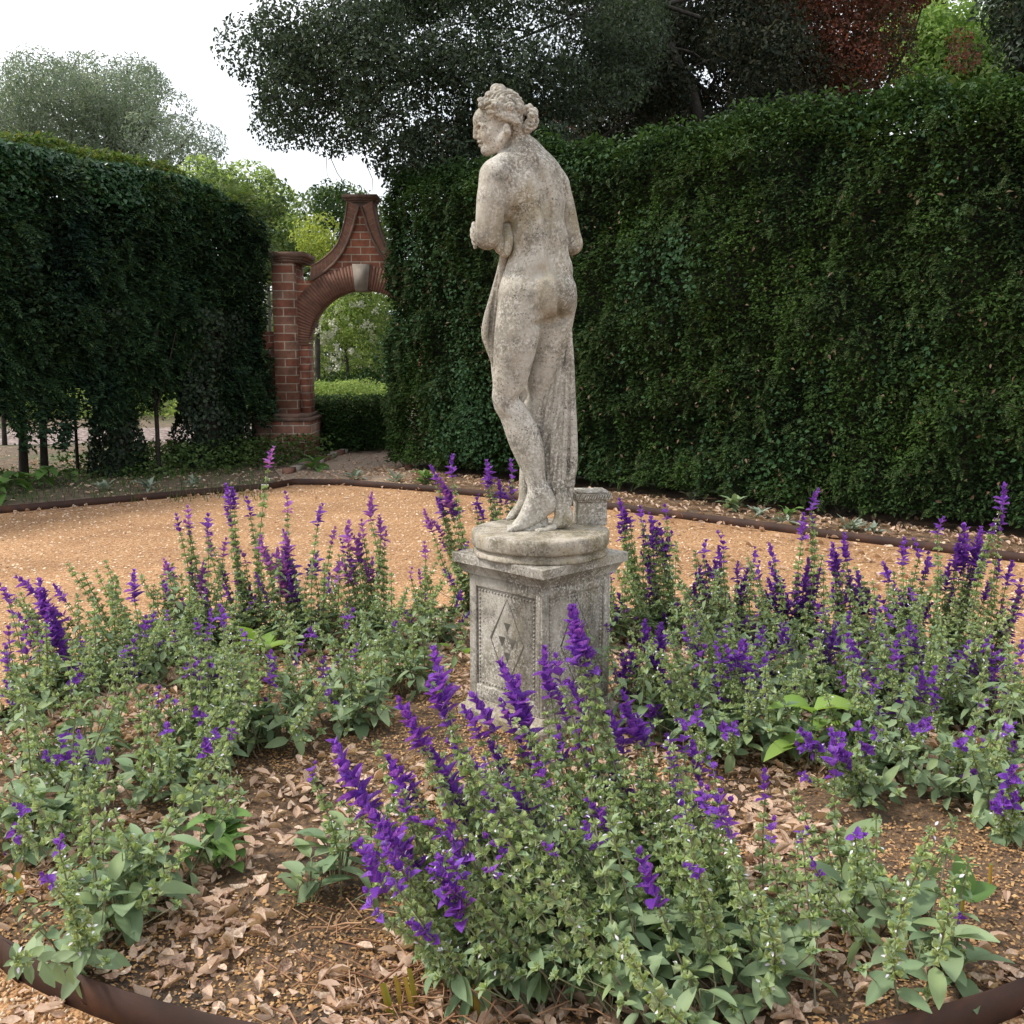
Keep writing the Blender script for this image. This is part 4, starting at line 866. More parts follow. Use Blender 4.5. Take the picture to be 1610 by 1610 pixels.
# distant tree at the left, leaf colour paled for sky glare
M['fartree'] = mat_leaf('far_leaf', [(.13, .18, .12), (.19, .24, .17), (.16, .19, .17), (.24, .28, .23)], .5, .6)  # glare of the bright sky put into a lighter grey-green
poly = [(0, 150), (35, 118), (100, 108), (150, 102), (215, 108), (240, 140), (290, 175), (318, 215), (320, 270), (200, 280), (0, 260), (-80, 250), (-60, 180)]
cl = fill(poly, 130, 30, 36, .5, 1.0, 13); tb = P(190, 280, 33)
tree('pale_tree', 'washed-out spreading tree rising behind the left hedge against the white sky', 'tree', (tb.x, tb.y, 0), ([(tb.x, tb.y, -.1), (tb.x, tb.y, 5.5), (tb.x - .3, tb.y, 8)], [.4, .3, .18]),
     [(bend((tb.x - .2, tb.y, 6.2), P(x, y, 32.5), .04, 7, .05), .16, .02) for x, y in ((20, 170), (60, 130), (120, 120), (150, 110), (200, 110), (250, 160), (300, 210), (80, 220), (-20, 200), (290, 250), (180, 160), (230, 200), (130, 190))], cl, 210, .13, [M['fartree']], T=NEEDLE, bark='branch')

# bright trees and shrubs beyond the arch
M['bright'] = mat_leaf('bright_leaf', [(.22, .32, .09), (.31, .41, .13), (.16, .25, .07), (.42, .49, .20)], .55, .55)
M['olive'] = mat_leaf('olive_leaf', [(.10, .15, .05), (.15, .20, .07), (.07, .11, .04)], .45, .55)
M['lime'] = mat_leaf('lime_leaf', [(.28, .34, .07), (.36, .40, .09), (.22, .30, .06)], .5, .55)
def bush(name, label, px, py, Y, poly, n, r0, r1, dens, sz, mat, seed, T=LEAF, Yd=2.):
    g = P(px, py, Y); cl = fill(poly, n, Y - Yd / 2, Y + Yd / 2, r0, r1, seed)
    return tree(name, label, 'tree' if 'tree' in name else 'shrub', (g.x, g.y, 0), ([(g.x, g.y, -.05), (g.x + .05, g.y, g.z * .5), (g.x, g.y, max(.4, g.z))], [.06, .045, .02]), [], cl, dens, sz, [M[mat]] if not isinstance(mat, list) else [M[k] for k in mat], T=T, bark='branch', mixf=(lambda i: i % len(mat)) if isinstance(mat, list) else None)
bush('ash_tree', 'light green feathery tree just beyond the left pillar of the arch', 440, 330, 21, [(330, 275), (400, 290), (450, 320), (480, 345), (490, 420), (420, 430), (330, 330), (300, 270)], 46, .35, .7, 330, .10, ['bright', 'olive'], 31)
bush('young_tree', 'darker bushy green tree directly behind the arch gable', 535, 350, 19.5, [(500, 340), (515, 300), (540, 310), (560, 330), (610, 330), (620, 430), (500, 430)], 34, .3, .55, 400, .085, ['olive', 'yewtop'], 32)
bush('lime_tree', 'small yellow-green tree between the pillar and the arch gable', 490, 380, 17.5, [(470, 370), (500, 340), (520, 360), (530, 400), (480, 420), (450, 400)], 16, .2, .35, 330, .07, 'lime', 33, Yd=1)
bush('thin_tree', 'thin spiky grey-green tree top behind the left hedge corner', 413, 290, 26, [(405, 285), (413, 272), (421, 285), (430, 310), (395, 310)], 7, .2, .35, 150, .12, 'olive', 34, T=NEEDLE, Yd=.8)
o = bush('flowering_shrub', 'large loose shrub with white blossom framed by the brick arch', 545, 560, 18.6, [(470, 470), (520, 450), (620, 445), (640, 560), (640, 640), (470, 640)], 60, .3, .5, 430, .07, ['bright', 'olive', 'bright'], 35)
M['blossom'] = mat_leaf('white_blossom', [(.75, .75, .68), (.6, .62, .55)], .3)
b = MB(); cc = fill([(485, 490), (515, 500), (540, 560), (525, 590), (485, 560)], 40, 17.4, 18.2, .04, .08, 36) + fill([(500, 470), (600, 480), (600, 560), (520, 560)], 26, 17.4, 18.2, .03, .06, 37)
for c, r in cc:
    p, v = crown_pts(24, c, r, 1, .2); leafcloud(b, LEAFW, p, v / r, rng.uniform(.035, .06, 24), 0)
b.build('blossom', M['blossom'], o)
bush('laurel_shrub', 'dark glossy shrub low behind the clipped hedge in the arch opening', 545, 610, 17.7, [(480, 590), (620, 590), (620, 650), (480, 650)], 22, .25, .4, 430, .07, 'yewtop', 38, Yd=1)
# low clipped hedge
o = empty('box_hedge', (-2.55, 15.6, 0), 'low clipped green hedge beside the path beyond the arch', 'hedge')
b = MB(); nz3 = SN(41, 4); solid('light_block_core', [(-3.4, 15.2), (-2.02, 15.2), (-1.92, 16.7), (-3.4, 16.7)], .05, .70, M['core'], o)  # solid added inside the low hedge to block light
hedge_face(b, (-3.5, 15.0), (-1.95, 15.0), .05, .85, 9000, .045, nz3, .06, zr=.12); hedge_face(b, (-1.9, 15.0), (-1.8, 17.0), .05, .85, 9000, .045, nz3, .06, zr=.12); hedge_top(b, (-3.5, 15.0), (-1.9, 15.0), (0, -1), 1.8, .85, 9000, .045, nz3, mat=1)
b.build('foliage', [M['yewtop'], M['bright']], o)
# distant woodland closing the view
M['wood'] = mat_leaf('woodland_leaf', [(.06, .10, .03), (.10, .15, .05), (.16, .22, .07), (.04, .07, .025)], .4, .6)
b = MB()
for i in range(420):
    a = R(-62 + 124 * i / 420); d = random.uniform(38, 46); c = (d * math.sin(a), d * math.cos(a), random.uniform(.3, 3.6 if a < .0 else 5.5)); r = random.uniform(.9, 1.8); n = int(150 * r); p, v = crown_pts(n, c, r)
    leafcloud(b, LEAF, p, v / r, rng.uniform(.2, .4, n), 0)
tag(b.build('far_woodland', M['wood']), 'distant green woodland closing the view beyond the garden', 'woodland', kind='stuff')
# green verge seen under and behind the left hedge
b = MB(); 
for i in range(150):
    x = random.uniform(-17, -4.9); y = 21.2 + (x + 17) * .12 + random.uniform(0, 2.5); c = (x, y, random.uniform(.1, .7)); r = random.uniform(.3, .7); n = int(260 * r); p, v = crown_pts(n, c, r); leafcloud(b, LEAF, p, v / r, rng.uniform(.08, .16, n), 0)
tag(b.build('leafy_border', M['bright']), 'bright green border foliage glimpsed under the left hedge', 'ground cover', kind='stuff')
# ------------------------------------------------------------------ salvia prototypes (local +Z up the stem)
BRACT = leafG(.78, 4, .30, .12, .62, .02); SLEAF = leafG(.44, 6, .16, .28, .85, .008, 0., 4); BROAD = leafG(.5, 7, .12, .32, .85, .008, .12, 4); SMALL = leafG(.5, 3, .2, .2, .8, .01)
def dirs(az, el): return np.stack([np.cos(az) * np.cos(el), np.sin(az) * np.cos(el), np.sin(el)], 1)
def ring(b, T, z, k, a0, el, size, mat=0, jit=.15, off=.003, cx=0, cy=0):
    az = a0 + np.arange(k) * 2 * math.pi / k + rng.normal(0, jit, k); e = np.full(k, el) + rng.normal(0, jit, k); d = dirs(az, e)
    n = np.stack([-np.sin(e) * np.cos(az), -np.sin(e) * np.sin(az), np.cos(e)], 1) + rvec(k) * .15
    b.inst(T, np.stack([np.full(k, cx), np.full(k, cy), np.full(k, z)], 1) + d * off, basis(d, n), size * rng.uniform(.8, 1.2, k), mat)
CAL = (np.array([[-.16, 0, -.1], [.16, 0, -.1], [0, 0, .18], [-.30, .75, -.22], [.30, .75, -.22], [0, .8, .32], [-.46, 1.05, -.30], [.46, 1.05, -.30], [0, 1.15, .50]]), np.array([[0, 1, 4, 3], [1, 2, 5, 4], [2, 0, 3, 5], [3, 4, 7, 6], [4, 5, 8, 7], [5, 3, 6, 8]]))
def spike_mesh(L, seed, mat):
    b = MB(); r = random.Random(seed); bx, by = r.uniform(-.02, .02), r.uniform(-.02, .02)
    nn = max(3, int(L / .0165)); b.tube([(bx * (i / 4) ** 2, by * (i / 4) ** 2, L * i / 4) for i in range(5)], [.0018, .0016, .0014, .0012, .0008], 4, 1)
    for i in range(nn):
        t = i / (nn - 1); z = L * (.02 + .93 * t); s = .049 * min(1, .38 + L * 5.2) * (1 - .60 * t ** 1.5) * (.72 if i == 0 else 1); el = .25 + .85 * t
        ring(b, BRACT, z, 2, i * 1.57 + r.uniform(-.3, .3), el, s, 0, .22, .002, bx * t * t, by * t * t)
        if t < .95: ring(b, BRACT, z + .004, 2, i * 1.57 + .9, el + .3, s * .75, 0, .3, .002, bx * t * t, by * t * t)
    ring(b, BRACT, L * .95, 3, 0, 1.25, .016, 0, .1, 0, bx, by)
    return b.mesh('flower_spike', [M[mat], M['stem']], True)
def stem_mesh(L, seed, leafy=False):
    b = MB(); r = random.Random(seed); bx, by = r.uniform(-.05, .05) * L, r.uniform(-.05, .05) * L
    f = lambda t: (bx * math.sin(math.pi * t), by * math.sin(math.pi * t))
    b.tube([(*f(i / 8), L * i / 8) for i in range(9)], list(np.linspace(.0030, .0017, 9)), 5, 0)
    z = L - .012; k = 0; zmin = L * (.30 if L > .4 else .35)
    while z > zmin:
        t = z / L; cx, cy = f(t); gr = min(1, .55 + k * .14)
        if not leafy or k < 3:
            ring(b, CAL, z, 6, k * .52, .45, .0165 * gr, 1, .3, .003, cx, cy); ring(b, SMALL, z - .003, 2, k * 1.57, .05, .024 * gr, 2, .2, .003, cx, cy)
            if r.random() < .5: ring(b, SMALL, z + .003, 2, k * .8 + .5, .35, .011, 3, .4, .014, cx, cy)
        ring(b, SMALL, z, 2, k * 1.57, -.1 + r.uniform(-.2, .2), (.026 if not leafy else .05) * gr, 2, .25, .003, cx, cy)
        z -= (.030 if k < 2 else .038) * r.uniform(.85, 1.15); k += 1
    z = zmin; 
    while z > .05:
        t = z / L; cx, cy = f(t); ring(b, SLEAF, z, 2, k * 1.57, .1 + r.uniform(-.3, .2), r.uniform(.055, .085) * (1.15 - .5 * t), 2, .3, .003, cx, cy); k += 1; z -= .05
        if r.random() < .5:   # short side shoot
            a = r.uniform(0, 6.28); q_ = .07 * r.uniform(.7, 1.3); ex, ey, ez = cx + q_ * math.cos(a), cy + q_ * math.sin(a), z + q_ * 1.3
            b.tube([(cx, cy, z), ((cx + ex) / 2, (cy + ey) / 2, z + q_ * .5), (ex, ey, ez)], .0014, 4, 0); ring(b, SMALL, ez, 4, a, .5, .028, 2, .3, .001, ex, ey); ring(b, CAL, ez + .003, 5, a, .6, .011, 1, .3, .001, ex, ey)
    if leafy: ring(b, SMALL, L - .003, 4, 0, .9, .026, 2, .2, .001)
    return b.mesh('flower_stem' if not leafy else 'leafy_stem', [M['stem'], M['calyx'], M['sleaf'], M['white']], True)
def base_mesh(seed, n=13, s=.10, T=None, mat='sleaf'):
    b = MB(); az = rng.uniform(0, 6.28, n); el = rng.uniform(-.05, .9, n); d = dirs(az, el); pos = np.stack([rng.uniform(-.04, .04, n), rng.uniform(-.04, .04, n), rng.uniform(.01, .14, n)], 1)
    nn = np.stack([-np.sin(el) * np.cos(az), -np.sin(el) * np.sin(az), np.cos(el)], 1) + rvec(n) * .2
    b.inst(SLEAF if T is None else T, pos + d * .015, basis(d, nn), rng.uniform(.65, 1.25, n) * s, 0)
    for p, dd in zip(pos, d): b.tube([(p[0] * .5, p[1] * .5, -.01), tuple(p), tuple(p + dd * .03)], .002, 4, 1)
    return b.mesh('basal_leaves', [M[mat], M['stem']], True)
SPK = {L: [spike_mesh(L, 10 * i + int(L * 100), 'petal') for i in range(4)] for L in (.05, .08, .115, .155)}
SPP = {L: [spike_mesh(L, 500 + 10 * i + int(L * 100), 'petal_pink') for i in range(3)] for L in (.05, .08, .115, .155)}
STM = {L: [stem_mesh(L, 77 * i + int(L * 100)) for i in range(5)] for L in (.25, .4, .55, .72)}
LFY = {L: [stem_mesh(L, 177 * i + int(L * 100), True) for i in range(5)] for L in (.22, .35, .5)}
BAS = [base_mesh(i, 14, .10) for i in range(5)]; BASB = [base_mesh(9 + i, 9, .115, BROAD) for i in range(3)]
def near(d, L): return min(d, key=lambda k: abs(k - L))
def place(me, parent, root, tip, L0, name):
    o = bpy.data.objects.new(name, me); C.objects.link(o); o.parent = parent; d = tip - root; Ls = d.length
    qx = d.to_track_quat('Z', 'Y'); Mr = Matrix.Translation(root - Vector(parent.location)) @ qx.to_matrix().to_4x4() @ Matrix.Rotation(random.uniform(0, 6.28), 4, 'Z')
    o.matrix_local = Mr @ Matrix.Diagonal((1, 1, Ls / L0, 1)); return o, Ls / L0
nst = 0
def add_stem(plant, root, tip, spike=0., pink=False, leafy=False):
    """root and tip in world space; spike is the length of the purple part that ends at the tip"""
    global nst; nst += 1
    d = (tip - root); 
    if spike > 0:
        spike = min(spike, .55 * d.length)
        k = near(SPK, spike); end = tip - d.normalized() * spike; L0 = near(STM, (end - root).length); o, sz = place(random.choice(STM[L0]), plant, root, end, L0, 'flower_stem')
        s = bpy.data.objects.new('flower_spike', random.choice((SPP if pink else SPK)[k])); C.objects.link(s); s.parent = o
        u = spike / k; wv_ = min(1.25, max(.8, u)); s.matrix_local = Matrix.Translation((0, 0, L0)) @ Matrix.Rotation(random.uniform(-.12, .12), 4, 'X') @ Matrix.Diagonal((wv_, wv_, u / sz, 1))
    else:
        D = LFY if leafy else STM; L0 = near(D, d.length); place(random.choice(D[L0]), plant, root, tip, L0, 'leafy_stem' if leafy else 'flower_stem')
# ---- the plants: ground pixel of the root, label, fill stems, leaf size, mean height
PL = [
 (40, 1330, 'low salvia clump at the left edge by the steel strip with few purple spikes', 12, 0),
 (150, 1500, 'salvia plant at the lower left with big grey-green leaves hanging over the steel edging', 8, 1),
 (215, 1400, 'tall leafy green salvia behind the plant leaning over the lower left edging', 9, 0),
 (110, 1225, 'salvia clump at the left with one large flat purple bloom above mixed pale stems', 14, 0),
 (270, 1250, 'salvia clump with a single broad violet bloom left of the bare leaf-strewn ground', 14, 0),
 (20, 1130, 'salvia clump cut by the left edge of the view with lilac spikes over pale leaves', 12, 0),
 (120, 1090, 'salvia clump with the tall crowded column of violet spikes at far left', 12, 0),
 (220, 1080, 'salvia clump with scattered dark purple tops right of the crowded column at far left', 13, 0),
 (345, 1190, 'salvia clump of many pale green stems in the middle of the left group', 15, 0),
 (425, 1170, 'salvia clump bordering the bare ground with low broad leaves at its foot, middle left', 14, 0),
 (545, 1140, 'dense grey-green salvia clump with large basal leaves left of the pedestal', 18, 1),
 (640, 1090, 'salvia clump with broad grey leaves closest to the pedestal on its left', 16, 1),
 (150, 1010, 'flowerless bushy green salvia standing before the gravel at far left', 9, 1),
 (290, 1020, 'salvia clump with pinkish spikes standing against the gravel at left', 12, 0),
 (400, 1010, 'tall salvia clump with one lone stem rising above the far steel edging', 12, 0),
 (490, 1020, 'salvia clump whose pink-purple spikes stand highest over the gravel left of the pedestal', 16, 0),
 (590, 1030, 'salvia clump with evenly spaced upright spikes against the gravel left of the pedestal', 16, 0),
 (675, 1010, 'slender sparse salvia beside the pedestal with two small purple heads', 5, 0),
 (800, 975, 'salvia clump behind the pedestal with spikes fanning out left below the statue', 10, 0),
 (985, 1010, 'salvia clump directly right of the pedestal with small dark heads', 13, 0),
 (1060, 1010, 'salvia clump of slim upright spikes behind the right side of the pedestal', 15, 0),
 (1150, 1010, 'salvia clump with a dark full spike right of the pedestal before the gravel', 15, 0),
 (1250, 1020, 'salvia clump with three crowded violet columns in the middle of the right group', 16, 0),
 (1350, 1030, 'salvia clump with long leaning violet spike in the right group', 15, 0),
 (1450, 1040, 'salvia clump with a pair of low dark round heads in the right group', 15, 0),
 (1540, 1040, 'salvia clump with large violet plume at the right before the hedge', 15, 0),
 (1620, 1060, 'tall pale-stemmed salvia at the right edge with one spike against the dark hedge', 12, 0),
 (1050, 1150, 'salvia clump with dark stacked spikes half hiding the right face of the pedestal', 14, 0),
 (1150, 1180, 'salvia clump with deep violet heads between the pedestal and the pale curled leaf', 15, 0),
 (1260, 1190, 'low leafy salvia with small white flowers beside the pale curled leaf', 13, 1),
 (1370, 1200, 'salvia clump with a row of dark purple heads low in the right group', 14, 0),
 (1490, 1230, 'sprawling salvia with pale arching stems and few flowers at the right', 11, 0),
 (1600, 1290, 'salvia clump at the right edge with one dark head over bare leaf litter', 10, 0),
 (870, 1400, 'salvia clump whose violet spikes rise in front of the pedestal foot', 16, 0),
 (990, 1430, 'big salvia clump with the brightest purple bloom before the right face of the pedestal', 20, 0),
 (800, 1500, 'salvia clump in the foreground leaning left with long dark purple curved spikes', 18, 0),
 (960, 1560, 'big foreground salvia with tall pale green stems at the bottom centre', 22, 1),
 (1090, 1500, 'foreground salvia of pale green stems with flat violet blooms right of centre', 20, 1),
 (1110, 1600, 'foreground salvia at the bottom edge with broad dark leaves and one short violet spike', 14, 1),
 (1210, 1540, 'small foreground salvia with broad oval leaves beside the dead leaves', 6, 1),
 (1370, 1440, 'sprawling single salvia with a leaning stem topped by a double violet head', 5, 1),
 (1450, 1540, 'small green salvia with drooping broad leaves by the steel edging at lower right', 5, 1),
 (530, 1400, 'thin young salvia with one tiny purple bud on the bare ground', 2, 0),
 (1115, 1095, 'salvia clump midway between pedestal and right group with loose small violet heads', 14, 0),
 (1210, 1110, 'salvia clump just behind the pale curled leaf with many small violet heads', 14, 0),
 (1310, 1110, 'bushy salvia in the centre of the right group below the crowded violet columns', 14, 0),
 (1410, 1125, 'grey-green salvia in the right group above the row of dark purple heads', 14, 0),
 (1510, 1140, 'airy salvia with white-lipped flowers at the right below the large violet plume', 14, 0),
 (1610, 1170, 'salvia at the right edge between the tall pale stem and the low dark head', 12, 0),
 (70, 1010, 'salvia cut by the left edge behind the crowded violet column', 10, 0),
 (340, 1085, 'slim salvia in the gap before the large yellow-green leaves at left', 9, 0),
]
SPKS = '''
0:20,1338,35;37,1267,18
1:89,1316,25
3:145,1184,40;70,1184,18;124,1184,12;98,1158,22;126,1158,20
4:261,1137,22;341,1150,14
5:5,1020,34;4,1084,28;9,1137,16;9,919,28
6:56,915,60;66,955,60;50,971,38;102,1021,60;130,1050,35;78,950,60;90,985,50;112,1045,50;92,1020,40;130,1004,12;62,930,40
7:200,1004,28;204,1067,12;152,1067,10;209,897,46;226,971,28;240,963,24;98,1128,12
8:291,1045,18;309,1054,28;261,963,12;272,995,14;326,991,14;352,952,30
9:430,1028,46;385,993,14
10:504,1036,28;470,1006,20;546,962,22;548,1100,0
11:626,1000,0;650,985,0;600,990,0
12:105,885,0;130,900,0;165,880,0;150,895,0
13:261,878,30;256,915,32;300,887,24;319,882,54;289,943,16;278,810,24;295,797,26;328,810,28
14:424,703,30;356,762,36;393,784,26;328,854,20;370,847,26;348,890,28;372,902,32;366,768,30;385,900,0
15:448,832,40;406,845,30;428,867,60;443,867,40;440,890,55;452,905,40;474,954,26;500,793,32;524,830,24;485,884,20;455,860,50;418,860,35
16:580,775,40;543,823,36;569,819,24;600,810,32;565,858,26;556,878,24;585,880,28;509,906,26;526,893,18;548,870,20;560,840,22;605,835,22
17:667,854,22;643,895,14;659,897,20;670,932,10;733,853,12;725,930,22
18:680,733,26;694,753,50;705,718,30;769,725,34;687,783,28;755,790,26;775,779,14;733,853,14;706,765,50;762,735,30;805,725,25;806,760,25;800,800,16;745,780,20
19:955,930,30;960,895,16;975,960,20;940,985,14;968,1053,0
20:1047,797,18;1005,798,22;1010,830,22;1046,838,34;1027,922,26;1064,937,26;1003,963,26;1020,870,16;975,785,30;985,800,28
21:1136,837,26;1102,853,24;1130,860,30;1190,863,20;1087,922,30;1121,925,22;1148,940,22;1085,956,18;1160,884,30;1167,895,50;1120,895,20;1095,900,22
22:1211,857,26;1272,880,48;1254,903,70;1212,910,32;1227,914,30;1221,963,28;1186,940,26;1178,971,30;1280,769,30;1262,920,50;1285,895,36;1270,940,40;1205,930,30
23:1326,840,40;1307,853,40;1352,899,60;1307,925,34;1292,1035,18;1312,870,36;1362,925,46;1290,945,28
24:1420,846,40;1447,850,26;1394,884,30;1420,930,40;1390,940,28;1410,945,36;1458,948,30;1428,935,30
25:1530,828,60;1545,830,50;1538,880,42;1477,812,26;1500,922,30;1512,948,50;1503,985,38;1520,960,40;1515,845,50;1540,850,44
26:1580,762,36;1576,806,26;1603,935,38;1595,982,22;1608,915,30
27:1015,1000,50;1045,982,40;1036,985,36;1042,1070,22;973,1034,44;962,1053,90;1008,980,50;990,1010,50;1030,1010,40
28:1129,1013,28;1159,1005,40;1136,1085,28;1106,1104,48;1178,1070,20;1150,1015,34;1080,1111,16;1170,1015,34
29:1225,1060,0;1250,1050,0;1200,1050,0
30:1333,1001,34;1352,1030,34;1407,1016,34;1417,1085,36;1339,1107,34;1362,1100,30;1386,1107,26;1470,1052,36;1455,1060,40;1345,1015,34
31:1458,1267,16;1303,1168,62;1260,1153,40;1545,1103,20;1527,1145,16;1275,1165,30
32:1583,1206,40;1590,1215,25
33:750,1090,60;797,1042,110;850,1020,70;761,1238,44;716,1160,42;735,1110,50;805,1070,60;790,1100,50;818,1167,40;772,1167,70;876,1080,50
34:890,960,80;900,955,70;901,1072,55;901,1144,44;954,1175,80;871,1151,42;1050,1157,36;1067,1150,30;1089,1168,54;915,1000,60;985,1090,70;1000,1110,60;965,1120,60
35:520,1168,112;580,1273,110;560,1333,80;613,1340,50;670,1365,100;610,1193,70;631,1200,40;674,1280,36;700,1303,65;642,1230,40;600,1300,60;590,1310,50;575,1260,50
36:629,1102,70;670,1023,90;678,1076,64;682,1178,70;705,1250,56;765,1280,74;803,1223,56;833,1273,36;875,1280,58;769,1360,22;690,1210,50;725,1270,50;640,1125,60
37:924,1261,62;1095,1240,42;1120,1245,50;1201,1214,38;1068,1270,30;1091,1358,18;845,1208,30;1087,1242,26;1057,1170,0;1132,1262,30;1010,1200,0;1150,1330,0;1080,1310,0;1040,1230,0
38:1000,1345,80;1260,1305,0
39:1260,1303,14;1190,1400,0
40:1303,1170,50;1345,1305,12;1465,1300,0
41:1430,1400,0;1500,1380,0
42:487,1206,14
43:1100,970,30;1125,1000,26;1090,1010,34;1140,980,24;1075,990,30;1110,1040,26
44:1195,985,30;1220,1010,26;1235,980,34;1180,1020,24;1205,1050,22;1250,1005,28
45:1290,980,34;1320,1000,30;1335,965,28;1275,1010,26;1310,1050,24;1300,1010,30
46:1395,1000,30;1430,980,34;1380,1040,24;1415,1030,26;1445,1010,26
47:1490,1020,30;1520,1010,34;1540,1040,28;1480,1060,22;1550,1000,26
48:1590,1040,30;1605,1010,30;1575,1070,24;1600,1090,22
49:30,905,40;55,935,34;15,960,30;85,920,30
50:330,960,26;355,985,24;310,975,22
'''
spk = {}
for ln in SPKS.strip().split('\n'):
    i, s = ln.split(':'); spk[int(i)] = [tuple(float(v) for v in a.split(',')) for a in s.split(';')]
rs = random.Random(99)
for i, (px, py, label, nfill, big) in enumerate(PL):
    g = G(px, py, SOIL); dx, dy = g.x - BC.x, g.y - BC.y; rr = math.hypot(dx / BA, dy)
    if rr > BR - .1: g.x, g.y = BC.x + dx * (BR - .1) / rr, BC.y + dy * (BR - .1) / rr
    pl = empty('salvia_plant', (g.x, g.y, SOIL), label, 'flowering plant', 'purple salvias in the round bed')
    lean = (-.36, .14) if i >= 33 and i < 40 else (-.07, .04) if i < 19 else (-.02, .03)
    spread = .11 if nfill > 8 else .06
    lst = list(spk.get(i, []))
    if i < 33 or i > 42:      # companions of the listed spikes: the photograph has many more small ones
        for (tx, ty, L) in list(lst):
            for _ in range(2 if tx > 950 else 1):
                if L > 12 and rs.random() < .8: lst.append((tx + rs.uniform(-34, 34), ty + rs.uniform(6, 85), rs.uniform(16, 38)))
    elif i < 38:
        for (tx, ty, L) in list(lst):
            if L > 30 and rs.random() < .45: lst.append((tx + rs.uniform(-30, 30), ty + rs.uniform(20, 90), L * rs.uniform(.4, .8)))
    for (tx, ty, L) in lst:
        # choose the depth at which the stem has a plausible height
        best = None
        for yo in np.arange(-.30, .62, .04):
            q_ = P(tx, ty, g.y + yo)
            if q_.z < .2: continue
            c = abs(yo - lean[1]) * 1.1 + max(0, .42 - q_.z) * 3 + max(0, q_.z - .72) * 1.6
            if best is None or c < best[0]: best = (c, q_)
        tip = best[1] if best else P(tx, ty, g.y)
        f = .45 if abs(tip.x - g.x) > .15 else .25
        if i in (33, 34, 35, 36, 37, 38):
            q_ = Vector((tip.x + rs.uniform(.16, .30), tip.y - rs.uniform(.06, .18), 0)); g_ = Vector((g.x, g.y, 0)); q_ = g_.lerp(q_, .55); q_ = g_ + (q_ - g_) * min(1, .24 / max(.01, (q_ - g_).length))
            root = Vector((q_.x, q_.y, SOIL - .01))
        else: root = Vector((g.x + (tip.x - g.x) * f + rs.uniform(-.03, .03), g.y + (tip.y - g.y) * f + rs.uniform(-.03, .03), SOIL - .01))
        if math.hypot(root.x - PX, root.y - PY) < .33: root.y -= .2
        d_ = tip.y * .9875 + .2
        add_stem(pl, root, tip, 0 if L == 0 else max(.03, L * 1.12 * d_ / FPX), pink=(ty < 900 and tx < 700 and rs.random() < .6))
    front = 33 <= i <= 38
    for k in range(int(nfill * (.75 if front else 1. if i < 11 or i > 26 else .8))):
        a = rs.uniform(0, 6.28); q_ = spread * math.sqrt(rs.random()) * 1.3; root = Vector((g.x + q_ * math.cos(a), g.y + q_ * math.sin(a), SOIL - .01))
        h = rs.uniform(.2, .47) if i not in (39, 40, 41, 42) else rs.uniform(.12, .3)
        if i in (36, 37, 38, 34): h = rs.uniform(.26, .54)
        if i in (33, 35): h = rs.uniform(.22, .42)
        tip = root + Vector((lean[0] * h * 1.4 + rs.gauss(0, .09) + math.cos(a) * .12, lean[1] * h * 1.2 + rs.gauss(0, .08) + math.sin(a) * .10, h))
        if math.hypot((root.x - BC.x) / BA, root.y - BC.y) < BR - .02: add_stem(pl, root, tip, 0 if rs.random() < .93 else rs.uniform(.03, .06), leafy=rs.random() < (.2 if front else .38))
    for k in range(2):
        me = rs.choice(BASB if (big and k < 2) else BAS); o = bpy.data.objects.new('basal_leaves', me); C.objects.link(o); o.parent = pl; o.location = (rs.uniform(-.07, .07), rs.uniform(-.07, .07), 0); o.rotation_euler = (rs.uniform(-.1, .1), rs.uniform(-.1, .1), rs.uniform(0, 6.28)); sc_ = rs.uniform(.8, 1.15); o.scale = (sc_,) * 3

# ------------------------------------------------------------------ other small plants
M['broadleaf'] = mat_leaf('broad_green_leaf', [(.13, .24, .06), (.17, .29, .08), (.10, .19, .05)], .3, .5)
M['bigpale'] = mat_leaf('pale_green_leaf', [(.22, .36, .07), (.28, .42, .10)], .4, .5)
M['silver'] = mat_leaf('silver_leaf', [(.26, .31, .24), (.34, .38, .31), (.20, .25, .19)], .2, .8)
M['shoot'] = mat_leaf('cut_shoot', [(.13, .22, .03), (.20, .27, .04), (.40, .26, .05)], .3, .45)
M['strawy'] = mat_leaf('straw', [(.36, .20, .11), (.46, .28, .16), (.26, .13, .07)], .2, .6)
def leafy(name, label, cat, x, y, n, s, T, mat, el=(.1, 1.1), hgt=(.02, .2), group=None, z=0.):
    o = empty(name, (x, y, z), label, cat, group); b = MB(); az = rng.uniform(0, 6.28, n); e = rng.uniform(*el, n); d = dirs(az, e); pos = np.stack([x + rng.uniform(-.05, .05, n), y + rng.uniform(-.05, .05, n), z + rng.uniform(*hgt, n)], 1)
    nn = np.stack([-np.sin(e) * np.cos(az), -np.sin(e) * np.sin(az), np.cos(e)], 1) + rvec(n) * .2; b.inst(T, pos, basis(d, nn), rng.uniform(.6, 1.2, n) * s, 0); b.build('leaves', M[mat], o, True)
    b = MB(); 
    for p in pos: b.tube([(x + (p[0] - x) * .3, y + (p[1] - y) * .3, z - .01), tuple(p)], .0022, 4)
    b.build('stalks', M['stem'], o); return o
g = G(345, 1370, SOIL); leafy('leafy_plant', 'bushy flowerless plant with fresh oval green leaves on the bare ground at left', 'plant', g.x, g.y, 34, .085, leafG(.55, 5, .2, .3, .8, .01), 'broadleaf', (-.1, 1.1), (.02, .17), z=SOIL)
g = G(408, 1040, SOIL); leafy('broad_leaved_plant', 'plant with large bright yellow-green leaves among the left salvias near the far strip', 'plant', g.x, g.y, 6, .19, leafG(.55, 6, .25, .3, .8, .004), 'bigpale', (.3, 1.2), (.02, .1), z=SOIL)
